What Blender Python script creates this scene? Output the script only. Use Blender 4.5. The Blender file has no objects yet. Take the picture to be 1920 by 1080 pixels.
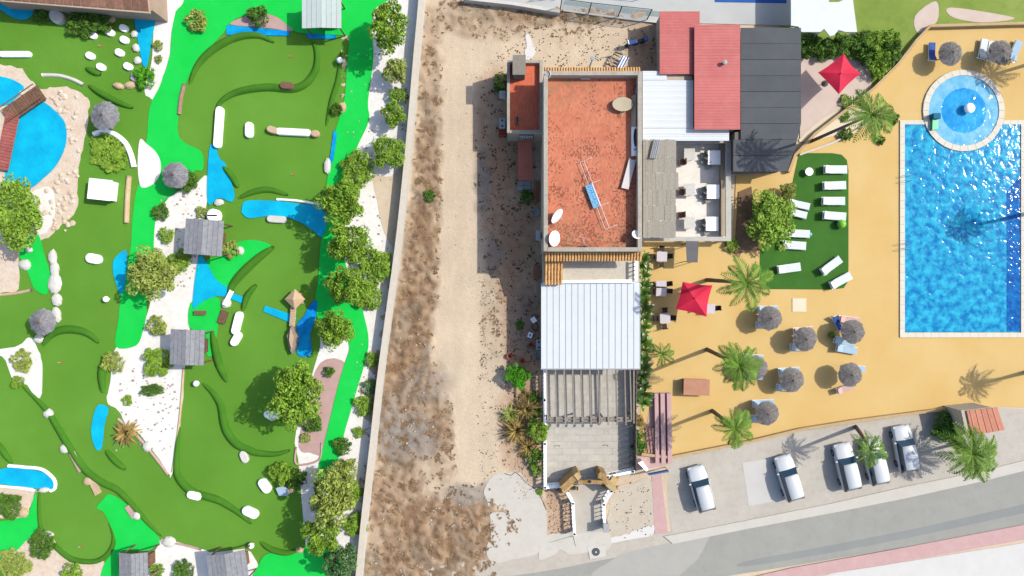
import bpy, math, random
import numpy as np
from mathutils import Vector, Matrix, noise

# ------------------------------------------------------------------ camera, sky, sun, exposure
sc = bpy.context.scene
H = 64.0                      # drone height above ground, metres
S = 20.0                      # photo pixels per metre at ground level
cam_d = bpy.data.cameras.new('camera'); cam = bpy.data.objects.new('camera', cam_d)
sc.collection.objects.link(cam); sc.camera = cam
cam.location = (0, 0, H); cam.rotation_euler = (0, 0, 0)
cam_d.angle = 2*math.atan(48.0/H); cam_d.clip_end = 3000; cam_d.clip_start = .5
SUN_EL = math.radians(47); SUN_DIR = Vector((-1.0, -0.29, 0)).normalized()   # horizontal direction shadows fall
w = bpy.data.worlds.new('World'); sc.world = w; w.use_nodes = True
nt = w.node_tree; nt.nodes.clear()
sky = nt.nodes.new('ShaderNodeTexSky'); sky.sky_type = 'NISHITA'; sky.sun_disc = False
sky.sun_elevation = SUN_EL
sd = -SUN_DIR
sky.sun_rotation = math.atan2(sd.x, sd.y)
sky.air_density = 1.0; sky.dust_density = 1.7; sky.air_density = .75
bg = nt.nodes.new('ShaderNodeBackground'); bg.inputs[1].default_value = 0.15
wo = nt.nodes.new('ShaderNodeOutputWorld')
nt.links.new(sky.outputs[0], bg.inputs[0]); nt.links.new(bg.outputs[0], wo.inputs[0])
sun_d = bpy.data.lights.new('sun', 'SUN'); sun_d.energy = 2.95; sun_d.angle = math.radians(.53); sun_d.color = (1, .955, .88)
sun = bpy.data.objects.new('sun', sun_d); sc.collection.objects.link(sun)
ldir = Vector((SUN_DIR.x*math.cos(SUN_EL), SUN_DIR.y*math.cos(SUN_EL), -math.sin(SUN_EL)))
sun.rotation_euler = ldir.to_track_quat('-Z', 'Y').to_euler(); sun.location = (40, 12, 60)
vs = sc.view_settings; vs.view_transform = 'Standard'; vs.look = 'None'; vs.gamma = 1; vs.use_curve_mapping = False
vs.exposure = .92
sc.cycles.max_bounces = 6; sc.cycles.diffuse_bounces = 4; sc.cycles.transparent_max_bounces = 8

R = random.Random(7)
col = sc.collection
F = 2.05     # how much brighter the sunlit, exposed picture is than the base colour

# ------------------------------------------------------------------ helpers
def lin(c):
    c /= 255.0
    return c/12.92 if c <= .04045 else ((c+.055)/1.055)**2.4
def C(r, g, b, k=1.0):
    return tuple(min(.9, max(.004, lin(v)/F*k)) for v in (r, g, b))
def P(px, py, z=0.0):
    """Ground-plan position of a point seen at photo pixel (px, py) that stands z metres high."""
    k = (H-z)/H
    return Vector(((px-960)/S*k, (540-py)/S*k, z))
def G(px, py, z=0.0):
    return Vector(((px-960)/S, (540-py)/S, z))

MATS = {}
def M(name, c1, c2=None, scale=3.0, rough=.85, bump=.0, bscale=40, c3=None, isl=0.0, spec=.3, metal=0.0, obj=0.0, trans=0.0, detail=6, contrast=.25, coord='world'):
    if name in MATS: return MATS[name]
    m = bpy.data.materials.new(name); m.use_nodes = True; n = m.node_tree.nodes; l = m.node_tree.links
    b = n['Principled BSDF']; b.inputs['Roughness'].default_value = rough; b.inputs['Metallic'].default_value = metal
    b.inputs['Specular IOR Level'].default_value = spec
    geo = n.new('ShaderNodeNewGeometry')
    pos = geo.outputs['Position']
    if coord == 'object':
        tc = n.new('ShaderNodeTexCoord'); pos = tc.outputs['Object']
    nz = n.new('ShaderNodeTexNoise'); nz.inputs['Scale'].default_value = scale; nz.inputs['Detail'].default_value = detail; nz.inputs['Roughness'].default_value = .6
    l.new(pos, nz.inputs['Vector'])
    rp = n.new('ShaderNodeValToRGB'); rp.color_ramp.elements[0].position = .5-contrast; rp.color_ramp.elements[1].position = .5+contrast
    rp.color_ramp.elements[0].color = (*c1, 1); rp.color_ramp.elements[1].color = (*(c2 or c1), 1)
    l.new(nz.outputs['Fac'], rp.inputs['Fac']); out = rp.outputs['Color']
    if c3:
        n3 = n.new('ShaderNodeTexNoise'); n3.inputs['Scale'].default_value = scale*3.1; n3.inputs['Detail'].default_value = 9; n3.inputs['Roughness'].default_value = .72
        l.new(pos, n3.inputs['Vector'])
        r3 = n.new('ShaderNodeValToRGB'); r3.color_ramp.elements[0].position = .48; r3.color_ramp.elements[1].position = .86
        l.new(n3.outputs['Fac'], r3.inputs['Fac'])
        mx = n.new('ShaderNodeMix'); mx.data_type = 'RGBA'; l.new(r3.outputs['Color'], mx.inputs['Factor'])
        l.new(out, mx.inputs['A']); mx.inputs['B'].default_value = (*c3, 1); out = mx.outputs['Result']
    if isl or obj:
        src = geo.outputs['Random Per Island']
        if obj:
            oi = n.new('ShaderNodeObjectInfo'); src = oi.outputs['Random']
        mr = n.new('ShaderNodeMapRange'); mr.inputs['To Min'].default_value = 1-(isl or obj); mr.inputs['To Max'].default_value = 1+(isl or obj)
        l.new(src, mr.inputs['Value'])
        vm = n.new('ShaderNodeVectorMath'); vm.operation = 'SCALE'; l.new(out, vm.inputs[0]); l.new(mr.outputs[0], vm.inputs['Scale']); out = vm.outputs[0]
    l.new(out, b.inputs['Base Color'])
    if bump:
        nb = n.new('ShaderNodeTexNoise'); nb.inputs['Scale'].default_value = bscale; nb.inputs['Detail'].default_value = 4; l.new(pos, nb.inputs['Vector'])
        bp = n.new('ShaderNodeBump'); bp.inputs['Strength'].default_value = bump; bp.inputs['Distance'].default_value = .05
        l.new(nb.outputs['Fac'], bp.inputs['Height']); l.new(bp.outputs[0], b.inputs['Normal'])
    if trans:
        tr = n.new('ShaderNodeBsdfTranslucent'); l.new(out, tr.inputs[0]); ms = n.new('ShaderNodeMixShader'); ms.inputs[0].default_value = trans
        l.new(b.outputs[0], ms.inputs[1]); l.new(tr.outputs[0], ms.inputs[2]); l.new(ms.outputs[0], n['Material Output'].inputs[0])
    MATS[name] = m
    return m

class MB:
    def __init__(s): s.v = []; s.f = []
    def add(s, vs, fs):
        o = len(s.v); s.v += [tuple(x) for x in vs]; s.f += [tuple(i+o for i in f) for f in fs]; return s
    def box(s, c, d, rz=0.0, M4=None):
        x, y, z = d[0]/2, d[1]/2, d[2]/2; cs, sn = math.cos(rz), math.sin(rz)
        vs = []
        for k in (-1, 1):
            for (a, b) in ((-1, -1), (1, -1), (1, 1), (-1, 1)):
                px, py = a*x, b*y
                vs.append(Vector((c[0]+px*cs-py*sn, c[1]+px*sn+py*cs, c[2]+k*z)))
        if M4: vs = [M4 @ q for q in vs]
        return s.add(vs, [(3, 2, 1, 0), (4, 5, 6, 7), (0, 1, 5, 4), (1, 2, 6, 5), (2, 3, 7, 6), (3, 0, 4, 7)])
    def prism(s, pts, z0, z1):
        n = len(pts)
        ar = sum(pts[i][0]*pts[(i+1) % n][1]-pts[(i+1) % n][0]*pts[i][1] for i in range(n))
        if ar < 0: pts = pts[::-1]
        vs = [(p[0], p[1], z0) for p in pts]+[(p[0], p[1], z1) for p in pts]
        fs = [tuple(range(n, 2*n)), tuple(range(n-1, -1, -1))]+[(i, (i+1) % n, n+(i+1) % n, n+i) for i in range(n)]
        return s.add(vs, fs)
    def tube(s, path, r, seg=6, cap=True):
        path = [Vector(p) for p in path]; n = len(path); vs = []; fs = []
        rr = r if isinstance(r, (list, tuple)) else [r]*n
        for i, p in enumerate(path):
            t = (path[min(i+1, n-1)]-path[max(i-1, 0)]).normalized()
            up = Vector((0, 0, 1)) if abs(t.z) < .95 else Vector((1, 0, 0))
            a = t.cross(up).normalized(); b = a.cross(t)
            for k in range(seg):
                th = 2*math.pi*k/seg; vs.append(p+(a*math.cos(th)+b*math.sin(th))*rr[i])
        for i in range(n-1):
            for k in range(seg):
                k2 = (k+1) % seg; fs.append((i*seg+k, i*seg+k2, (i+1)*seg+k2, (i+1)*seg+k))
        if cap: fs += [tuple(range(seg-1, -1, -1)), tuple(range((n-1)*seg, n*seg))]
        return s.add(vs, fs)
    def lathe(s, prof, c=(0, 0, 0), seg=16, sx=1, sy=1, jit=0.0, rnd=None):
        vs = []; fs = []; n = len(prof)
        for (r, z) in prof:
            for k in range(seg):
                th = 2*math.pi*k/seg; q = r*(1+(rnd.uniform(-jit, jit) if jit else 0))
                vs.append((c[0]+q*sx*math.cos(th), c[1]+q*sy*math.sin(th), c[2]+z))
        for i in range(n-1):
            for k in range(seg):
                k2 = (k+1) % seg; fs.append((i*seg+k, i*seg+k2, (i+1)*seg+k2, (i+1)*seg+k))
        fs += [tuple(range(seg-1, -1, -1)), tuple(range((n-1)*seg, n*seg))]
        return s.add(vs, fs)
    def mesh(s, name='mesh', smooth=False):
        me = bpy.data.meshes.new(name); me.from_pydata([tuple(v) for v in s.v], [], s.f)
        if smooth: me.polygons.foreach_set('use_smooth', [True]*len(me.polygons))
        me.update(); return me
    def build(s, name, mat, parent=None, smooth=False, kind=None):
        return link(name, s.mesh(name, smooth), mat, parent, kind)

def link(name, me, mat=None, parent=None, kind=None):
    if mat is not None and not me.materials: me.materials.append(mat)
    o = bpy.data.objects.new(name, me); col.objects.link(o)
    if parent is not None:
        o.parent = parent; o.matrix_parent_inverse = base_matrix(parent).inverted()
    if kind: o['kind'] = kind
    return o
def base_matrix(p):
    m = Matrix.LocRotScale(p.location, p.rotation_euler, p.scale)
    if p.parent: m = base_matrix(p.parent) @ p.matrix_parent_inverse @ m
    return m
def tag(o, label, cat, group=None):
    o['label'] = label; o['category'] = cat
    if group: o['group'] = group
    return o
def thing(name, label, cat, loc=(0, 0, 0), group=None):
    o = bpy.data.objects.new(name, None); col.objects.link(o); o.location = loc; o.empty_display_size = .3
    return tag(o, label, cat, group)
KIDS = {}
def children(o): return [c for c in list(col.objects) if c.parent == o]
def snapshot(root):
    """the tree under root, remembered once so that copying stays quick"""
    ch = [c for c in bpy.data.objects if c.parent == root]
    return [(c, [g for g in bpy.data.objects if g.parent == c]) for c in ch]
def dup(root, tree, loc, rz=0.0, sc_=None, label=None, group=None):
    r = root.copy(); col.objects.link(r); r.location = loc; r.rotation_euler = (0, 0, rz)
    if sc_: r.scale = sc_ if isinstance(sc_, tuple) else (sc_,)*3
    if label: r['label'] = label
    if group: r['group'] = group
    for c, gs in tree:
        d = c.copy(); col.objects.link(d); d.parent = r
        for g in gs:
            e = g.copy(); col.objects.link(e); e.parent = d
    return r
def smooth_pts(pts, k=4, closed=True):
    n = len(pts); out = []
    rng = range(n) if closed else range(n-1)
    for i in rng:
        if closed: p0, p1, p2, p3 = pts[i-1], pts[i], pts[(i+1) % n], pts[(i+2) % n]
        else: p0, p1, p2, p3 = pts[max(i-1, 0)], pts[i], pts[i+1], pts[min(i+2, n-1)]
        for j in range(k):
            t = j/k
            out.append(tuple(.5*((2*p1[a])+(-p0[a]+p2[a])*t+(2*p0[a]-5*p1[a]+4*p2[a]-p3[a])*t*t+(-p0[a]+3*p1[a]-3*p2[a]+p3[a])*t**3) for a in (0, 1)))
    if not closed: out.append(tuple(pts[-1]))
    return out
def sheet(name, pts, z, mat, thick=.03, smooth=True, kind='structure', parent=None, rag=0.0, at=None):
    q = smooth_pts(pts, 4) if smooth else pts
    zz = z if at is None else at
    w_ = [P(x, y, zz) for x, y in q]
    if rag: w_ = [p+Vector((R.uniform(-rag, rag), R.uniform(-rag, rag), 0)) for p in w_]
    return MB().prism(w_, z-thick, z).build(name, mat, parent, kind=kind if parent is None else None)
def along(pts, wpx, z0, z1, name, mat, parent=None, kind=None, smooth=True, taper=False, profile='round', k=4):
    """a ridge, kerb or wall swept along photo points (at ground level), wpx wide"""
    q = smooth_pts(pts, k, False) if smooth else pts
    w_ = [P(x, y, z1) if profile == 'wall' else P(x, y, 0) for x, y in q]
    prof = [(-.5, 0), (-.38, .62), (-.15, .97), (.15, .97), (.38, .62), (.5, 0)] if profile == 'round' else [(-.5, 0), (-.5, 1), (.5, 1), (.5, 0)]
    vs = []; fs = []; n = len(w_); m = len(prof); wd = wpx/S
    for i, p in enumerate(w_):
        t = (w_[min(i+1, n-1)]-w_[max(i-1, 0)]); t.z = 0; t.normalize(); nrm = Vector((t.y, -t.x, 0))
        f = 1.0
        if taper: f = max(.15, math.sin(math.pi*min(1, max(0, (i+.35)/(n-.3))))**.45)
        for a, h in prof:
            v = p+nrm*a*wd*f; vs.append((v.x, v.y, z0+(z1-z0)*h*f))
    for i in range(n-1):
        for k_ in range(m-1):
            fs.append((i*m+k_, i*m+k_+1, (i+1)*m+k_+1, (i+1)*m+k_))
    fs += [tuple(range(m)), tuple(range((n-1)*m+m-1, (n-1)*m-1, -1))]
    return MB().add(vs, [f[::-1] for f in fs]).build(name, mat, parent, smooth=(profile == 'round'), kind=kind)

# ------------------------------------------------------------------ materials
sand = M('sand', C(236, 212, 178), C(246, 226, 196), .5, bump=.5, bscale=12, c3=C(222, 198, 164), detail=9)
turf = M('turf', C(98, 156, 44), C(126, 186, 70), .1, rough=.95, c3=C(116, 166, 56), bump=.6, bscale=60, spec=.1, contrast=.3)
berm = M('berm_turf', C(74, 134, 38), C(90, 150, 46), 1.0, rough=.95, bump=.6, bscale=50, spec=.1)
bright = M('bright_turf', C(22, 228, 78), C(44, 242, 100), .35, rough=.95, c3=C(40, 222, 88), bump=.4, bscale=70, spec=.1)
gravel = M('white_gravel', C(250, 244, 232, 1.12), C(254, 252, 246, 1.2), .8, bump=.5, bscale=30, c3=C(236, 226, 210, 1.05))
beige_stone = M('beige_stone', C(242, 214, 184), C(252, 240, 220), .9, bump=.9, bscale=9, c3=C(224, 178, 140), isl=.12)
pink_stone = M('pink_stone', C(206, 168, 158), C(220, 186, 174), 1.2, bump=.5, bscale=14)
white_paint = M('white_paint', (.72, .73, .72), (.8, .8, .79), 2, rough=.6, bump=.1)
wall_white = M('white_wall', C(228, 224, 212), C(242, 240, 232), 1.5, rough=.9, bump=.2, c3=C(210, 203, 190))
thatch = M('thatch', C(138, 136, 140), C(178, 177, 178), 5, rough=.95, bump=1, bscale=20, isl=.2, coord='object')
kiosk_roof = M('kiosk_roof', C(150, 152, 158), C(178, 180, 184), 2, rough=.9, bump=.4)
brown_wood = M('brown_wood', C(120, 84, 62), C(158, 120, 96), 4, rough=.8, bump=.4, obj=.15)
red_tile = M('red_paving', C(176, 92, 82), C(206, 120, 108), 3, rough=.8, bump=.3, obj=.1)
stone_pale = M('pale_rock', C(232, 226, 210), C(248, 246, 238), 2.5, bump=.7, bscale=8)
stone_tan = M('tan_rock', C(214, 178, 138), C(232, 208, 170), 2.5, bump=.7, bscale=8, isl=.15)
def water(name, c1, c2, scale, bs, bdist, rough=.08, contrast=.12):
    m = M(name, c1, c2, scale, rough=rough, spec=.06, contrast=contrast, detail=3)
    n = m.node_tree.nodes; l = m.node_tree.links
    geo = n.new('ShaderNodeNewGeometry'); a = n.new('ShaderNodeTexNoise'); a.inputs['Scale'].default_value = bs; a.inputs['Detail'].default_value = 2; a.inputs['Distortion'].default_value = .6
    l.new(geo.outputs['Position'], a.inputs['Vector'])
    bp = n.new('ShaderNodeBump'); bp.inputs['Strength'].default_value = 1; bp.inputs['Distance'].default_value = bdist
    l.new(a.outputs['Fac'], bp.inputs['Height']); l.new(bp.outputs[0], n['Principled BSDF'].inputs['Normal'])
    return m
pond_water = water('pond_water', C(8, 184, 236), C(26, 218, 252), .5, 3, .03, contrast=.2)
pond_deep_and_shaded = water('deep_and_shaded_pond_water', C(6, 140, 235), C(14, 190, 250), .8, 3, .03)
leaf_g = M('leaf_green', C(134, 184, 44), C(182, 220, 78), 1.2, rough=.6, isl=.35, trans=.25, spec=.3)
leaf_y = M('leaf_olive', C(164, 188, 70), C(208, 222, 116), 1.2, rough=.6, isl=.3, trans=.25)
leaf_d = M('leaf_dark', C(82, 130, 36), C(120, 166, 52), 1.2, rough=.6, isl=.35, trans=.2)
leaf_b = M('leaf_bright', C(88, 190, 20), C(130, 214, 40), 1.2, rough=.5, isl=.35, trans=.3)
leaf_bl = M('leaf_bluegreen', C(96, 146, 84), C(130, 170, 100), 1.2, rough=.7, isl=.3, trans=.2)
dry_leaf = M('dry_leaf', C(176, 146, 78), C(208, 180, 104), 1.5, rough=.8, isl=.35, trans=.15)
bark = M('bark', C(112, 92, 72), C(150, 128, 104), 6, rough=.9, bump=.8, bscale=20)
soil = M('planting_soil', C(120, 92, 66), C(158, 126, 94), 2, bump=.8, bscale=12)
# ------------------------------------------------------------------ foliage builders
def crown_mesh(name, n, leaf, seed, clumps=26, flat=.62, mat=None):
    """unit-radius crown: clumps of small leaf faces with gaps between"""
    rg = np.random.RandomState(seed)
    cs = []
    while len(cs) < clumps:
        p = rg.uniform(-1, 1, 3)
        d = np.linalg.norm(p)
        if .25 < d < .86 and p[2] > -.55: cs.append(p)
    cs = np.array(cs); cr = rg.uniform(.12, .30, clumps)
    k = rg.randint(0, clumps, n)
    d = rg.normal(size=(n, 3)); d /= np.linalg.norm(d, axis=1)[:, None]
    c = cs[k]+d*(cr[k]*rg.uniform(.55, 1.05, n)**.5)[:, None]
    c[:, 2] = c[:, 2]*flat+flat
    nr = d*.8+rg.normal(size=(n, 3))*.5+np.array([0, 0, .5]); nr /= np.linalg.norm(nr, axis=1)[:, None]
    q = int(n*.34)      # outer shell leaves that close the silhouette
    ds = rg.normal(size=(q, 3)); ds /= np.linalg.norm(ds, axis=1)[:, None]; wob = .8+.12*np.sin(ds[:, 0]*5+seed)+.1*np.sin(ds[:, 1]*7+2*seed)
    ds[:, 2] = np.abs(ds[:, 2]); c[:q] = ds*(wob*rg.uniform(.55, 1.0, q)**.4)[:, None]; c[:q, 2] = c[:q, 2]*flat*.95+flat*.75
    a = np.cross(nr, rg.normal(size=(n, 3))); a /= np.linalg.norm(a, axis=1)[:, None]; b = np.cross(nr, a)
    sz = leaf*rg.uniform(.6, 1.3, n)[:, None]
    v = np.stack([c-a*sz*1.5, c-b*sz*.75+nr*sz*.2, c+a*sz*1.5, c+b*sz*.75+nr*sz*.2], 1).reshape(-1, 3)
    f = np.arange(n*4).reshape(-1, 4)
    me = bpy.data.meshes.new(name); me.from_pydata(v.tolist(), [], f.tolist()); me.update()
    return me
CROWNS = {}
def crown_for(mat, variant, dens):
    key = (mat.name, variant, dens)
    if key not in CROWNS:
        n, leaf, cl = {'big': (5200, .040, 34), 'mid': (2400, .055, 22), 'small': (800, .085, 12)}[dens]
        me = crown_mesh('crown', n, leaf, 11+variant*7+len(dens), cl); me.materials.append(mat); CROWNS[key] = me
    return CROWNS[key]
def tree(px, py, rpx, hgt, label, mat=None, kindname='leafy_tree', cat='tree', group=None, squash=1.0, seed=None, base=None, rz=None):
    """px,py = where the crown's middle shows; hgt = height of crown top"""
    mat = mat or leaf_g; sd_ = seed if seed is not None else R.randint(0, 2)
    zc = hgt*.6; c = P(px, py, zc); r = rpx/S*(H-zc)/H
    b = c.copy() if base is None else G(*base); b.z = 0
    t = thing(kindname, label, cat, b, group)
    tr = MB(); top = Vector((c.x, c.y, hgt*.55))
    tr.tube([b, b.lerp(top, .5)+Vector((.06*r, .04*r, 0)), top], [.055*r+.05, .045*r+.04, .03*r+.02], 7)
    for i in range(5):
        an = i*1.26+sd_; e = Vector((c.x+.62*r*math.cos(an), c.y+.62*r*math.sin(an)*squash, hgt*(.66+.05*(i % 3))))
        s0 = b.lerp(top, .55+.08*i); s0.z = max(s0.z, .2)
        tr.tube([s0, s0.lerp(e, .5)+Vector((0, 0, .1)), e], [.03*r+.02, .02*r+.015, .008*r+.008], 5)
    tr.build('trunk', bark, t, smooth=True)
    cr = bpy.data.objects.new('crown', crown_for(mat, sd_, 'big' if rpx > 38 else 'mid')); col.objects.link(cr); cr.parent = t
    zb = hgt*.3; ch = (hgt-zb)/1.2
    cr.location = (c.x-b.x, c.y-b.y, zb); cr.scale = (r*.88, r*.88*squash, ch); cr.rotation_euler = (0, 0, R.uniform(0, 6.28) if rz is None else rz)
    if squash != 1.0: cr.rotation_euler = (0, 0, 0 if rz is None else rz)
    return t
def bush(px, py, rpx, hgt, label, mat=None, name='shrub', cat='shrub', group=None, squash=1.0, rz=0.0):
    z = hgt*.5; c = P(px, py, z); r = rpx/S*(H-z)/H
    o = bpy.data.objects.new(name, crown_for(mat or leaf_g, R.randint(0, 2), 'small' if rpx < 24 else 'mid')); col.objects.link(o)
    o.location = (c.x, c.y, -.02); o.scale = (r*1.1, r*1.1*squash, hgt/1.2); o.rotation_euler = (0, 0, rz or R.uniform(0, 6.28) if squash == 1.0 else rz)
    return tag(o, label, cat, group)
def frond_mesh(L=1.0, pairs=16, wd=.34, seed=1, droop=.45):
    rg = random.Random(seed); vs = []; fs = []
    def pt(t): return Vector((L*(t*.96), 0, .28*L*math.sin(t*2.4)-droop*L*t*t))
    for i in range(pairs+1):            # rachis strip
        t = i/pairs; p = pt(t); w_ = .018*L*(1-.8*t)
        vs += [(p.x, -w_, p.z), (p.x, w_, p.z)]
    fs += [(2*i, 2*i+2, 2*i+3, 2*i+1) for i in range(pairs)]
    for i in range(1, pairs+1):
        t = i/(pairs+.5); p = pt(t); ln = wd*L*math.sin(math.pi*(.12+.82*t))*rg.uniform(.8, 1.1)
        for sgn in (-1, 1):
            o = len(vs); e = p+Vector((ln*.62, sgn*ln*.8, -ln*.38*rg.uniform(.5, 1.3)))
            mm = p.lerp(e, .5); q = .022*L
            vs += [p, mm+Vector((q, -sgn*q*.6, .01)), e, mm+Vector((-q, sgn*q*.6, .01))]; fs.append((o, o+1, o+2, o+3) if sgn < 0 else (o, o+3, o+2, o+1))
    m = MB(); m.add(vs, fs); return m.mesh('frond')
FROND = [frond_mesh(seed=1), frond_mesh(seed=2, droop=.7, wd=.3), frond_mesh(seed=3, droop=.25)]
palm_leaf = M('palm_leaf', C(104, 152, 40), C(150, 188, 66), 1.5, rough=.7, obj=.25, trans=.2, isl=0)
for f_ in FROND: f_.materials.append(palm_leaf)
def palm(bpx, cpx, h, rl, label, nf=16, group=None, cat='palm tree', tr_r=.16):
    b = G(*bpx); c = P(cpx[0], cpx[1], h); L = rl/S
    t = thing('palm_tree', label, cat, b, group)
    mid = b.lerp(c, .5)+Vector((0, 0, 0)); mid.x -= .12*(c.x-b.x); mid.y -= .12*(c.y-b.y)
    pts = []
    for i in range(9):
        u = i/8; pts.append(b.lerp(mid, u).lerp(mid.lerp(c, u), u))
    MB().tube(pts, [tr_r*(1.25-.5*i/8+(.06 if i % 2 else 0)) for i in range(9)], 9).build('trunk', bark, t, smooth=True)
    for i in range(nf):
        a = i*2.39996+R.uniform(-.2, .2); f = bpy.data.objects.new('frond', FROND[i % 3]); col.objects.link(f); f.parent = t
        f.location = c-b; up = -.25+.9*(i/nf)
        f.rotation_euler = (R.uniform(-.2, .2), -up*.7, a); s_ = L*R.uniform(.85, 1.12)*(1-.15*(i/nf)); f.scale = (s_, s_, s_)
    return t
# broad leaves of the hedge plants
def broad_leaf_mesh(seed):
    rg = random.Random(seed); vs = []; fs = []; n = 7
    for i in range(n+1):
        t = i/n; w_ = .17*math.sin(math.pi*min(1, t*.93+.04))**.8+.004; z = .45*math.sin(t*1.9)-.28*t*t; fold = .05*math.sin(math.pi*t)
        vs += [(t, -w_, z+fold), (t, 0, z-.0), (t, w_, z+fold)]
    for i in range(n): a = 3*i; fs += [(a, a+3, a+4, a+1), (a+1, a+4, a+5, a+2)]
    return MB().add(vs, fs).mesh('leaf', True)
broad = [broad_leaf_mesh(1)]
broad_green = M('broad_leaf', C(60, 112, 28), C(128, 168, 50), 2.0, rough=.35, obj=.4, trans=.2, spec=.5)
broad[0].materials.append(broad_green)
def broad_plant(px, py, L, label, n=9, h=1.0, group=None):
    b = P(px, py, h*.6); b.z = 0
    t = thing('broad_leaf_plant', label, 'plant', b, group)
    MB().tube([b, b+Vector((.03, 0, h*.5)), b+Vector((.02, .04, h))], [.06, .045, .02], 6).build('stem', MATS['bark'], t)
    for i in range(n):
        f = bpy.data.objects.new('leaf', broad[0]); col.objects.link(f); f.parent = t
        f.location = (0, 0, h*(.35+.65*i/n)); f.rotation_euler = (R.uniform(-.3, .3), -R.uniform(-.1, .55), i*2.4+R.uniform(-.4, .4)); s_ = L*R.uniform(.7, 1.15); f.scale = (s_, s_*R.uniform(.9, 1.3), s_)
    return t
def agave(px, py, rpx, label, mat, name='spiky_plant', cat='plant', n=60, h=.8, group=None, wd=.05):
    b = P(px, py, .3); b.z = 0; r = rpx/S; m = MB(); rg = R
    for i in range(n):
        a = i*2.4+rg.uniform(-.3, .3); el = rg.uniform(.08, 1.2); L = r*rg.uniform(.6, 1.1)
        dx, dy, dz = math.cos(a)*math.cos(el), math.sin(a)*math.cos(el), math.sin(el); px_, py_ = -math.sin(a)*wd*r, math.cos(a)*wd*r
        z0 = .08; mid = (dx*L*.5, dy*L*.5, z0+dz*L*.62+.04); end = (dx*L, dy*L, z0+dz*L*.8-.12*L*math.cos(el))
        m.add([(px_*.6, py_*.6, z0), (-px_*.6, -py_*.6, z0), (mid[0]-px_, mid[1]-py_, mid[2]), (mid[0]+px_, mid[1]+py_, mid[2]), end], [(0, 1, 2, 3), (3, 2, 4)])
    me = m.mesh(name); me.materials.append(mat); o = bpy.data.objects.new(name, me); col.objects.link(o); o.location = b
    return tag(o, label, cat, group)

ROCKV = []
for sd_ in range(4):
    rg = random.Random(sd_+50); m = MB()
    m.lathe([(.05, -.2), (.42, -.15), (.5, .08), (.42, .28), (.22, .38), (.05, .4)], seg=9, jit=.13, rnd=rg)
    ROCKV.append(m)
ROCKM = {}
def rock(px, py, wpx, hpx, label=None, mat=None, z=.3, rz=0.0, name='rock', cat='rock', group=None, variant=None, parent=None, zb=.04):
    mat = mat or stone_pale; v = R.randint(0, 3) if variant is None else variant
    if (v, mat.name) not in ROCKM:
        me = ROCKV[v].mesh(name, False); me.materials.append(mat); ROCKM[(v, mat.name)] = me
    o = bpy.data.objects.new(name, ROCKM[(v, mat.name)]); col.objects.link(o)
    p = P(px, py, z); o.location = (p.x, p.y, zb); o.scale = (wpx/S, hpx/S, z*2.4); o.rotation_euler = (0, 0, rz)
    if label: tag(o, label, cat, group)
    if parent: o.parent = parent; o.location = Vector(o.location)-parent.location
    return o
# ------------------------------------------------------------------ the setting
MB().add([(-400, -400, -.03), (400, -400, -.03), (400, 400, -.03), (-400, 400, -.03)], [(0, 1, 2, 3)]).build('ground', sand, kind='structure')

# the dirt strip between the mini golf wall and the houses: one relief sheet, soils told apart by vertex colour
ELL = [  # px, py, rx, ry, soil (0 brown scrub, 1 red-brown soil, 2 grey gravel, 3 pale concrete dust), strength
 (808, 150, 22, 130, 0, .6), (802, 330, 26, 150, 0, .95), (788, 500, 34, 130, 0, 1), (765, 640, 44, 120, 0, 1), (760, 760, 75, 110, 0, .9), (830, 860, 25, 60, 0, .5),
 (850, 985, 115, 60, 0, 1), (740, 930, 60, 90, 0, .9), (790, 1060, 140, 55, 0, 1), (925, 40, 80, 34, 0, .5), (1050, 32, 150, 15, 0, .75), (860, 30, 60, 34, 0, .45),
 (775, 820, 52, 42, 2, 1), (730, 800, 32, 60, 2, .7), (880, 925, 46, 20, 2, .95), (800, 720, 50, 34, 2, .6), (830, 790, 22, 44, 0, .8),
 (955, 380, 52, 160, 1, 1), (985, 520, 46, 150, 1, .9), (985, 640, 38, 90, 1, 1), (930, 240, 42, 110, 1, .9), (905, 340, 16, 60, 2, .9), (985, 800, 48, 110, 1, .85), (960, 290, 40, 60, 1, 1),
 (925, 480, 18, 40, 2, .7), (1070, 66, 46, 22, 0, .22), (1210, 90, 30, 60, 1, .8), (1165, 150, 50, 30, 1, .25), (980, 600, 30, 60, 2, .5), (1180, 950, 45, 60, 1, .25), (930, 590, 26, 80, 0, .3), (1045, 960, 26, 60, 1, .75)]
gx = np.arange(640, 1300.1, 3.2); gy = np.arange(-40, 1125.1, 3.2)
verts = []; cols = []
BR = [C(164, 128, 92), C(132, 94, 64), C(190, 160, 122), C(142, 124, 102)]
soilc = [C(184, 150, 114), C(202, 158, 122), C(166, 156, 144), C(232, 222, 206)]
basec = C(241, 218, 186)
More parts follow.
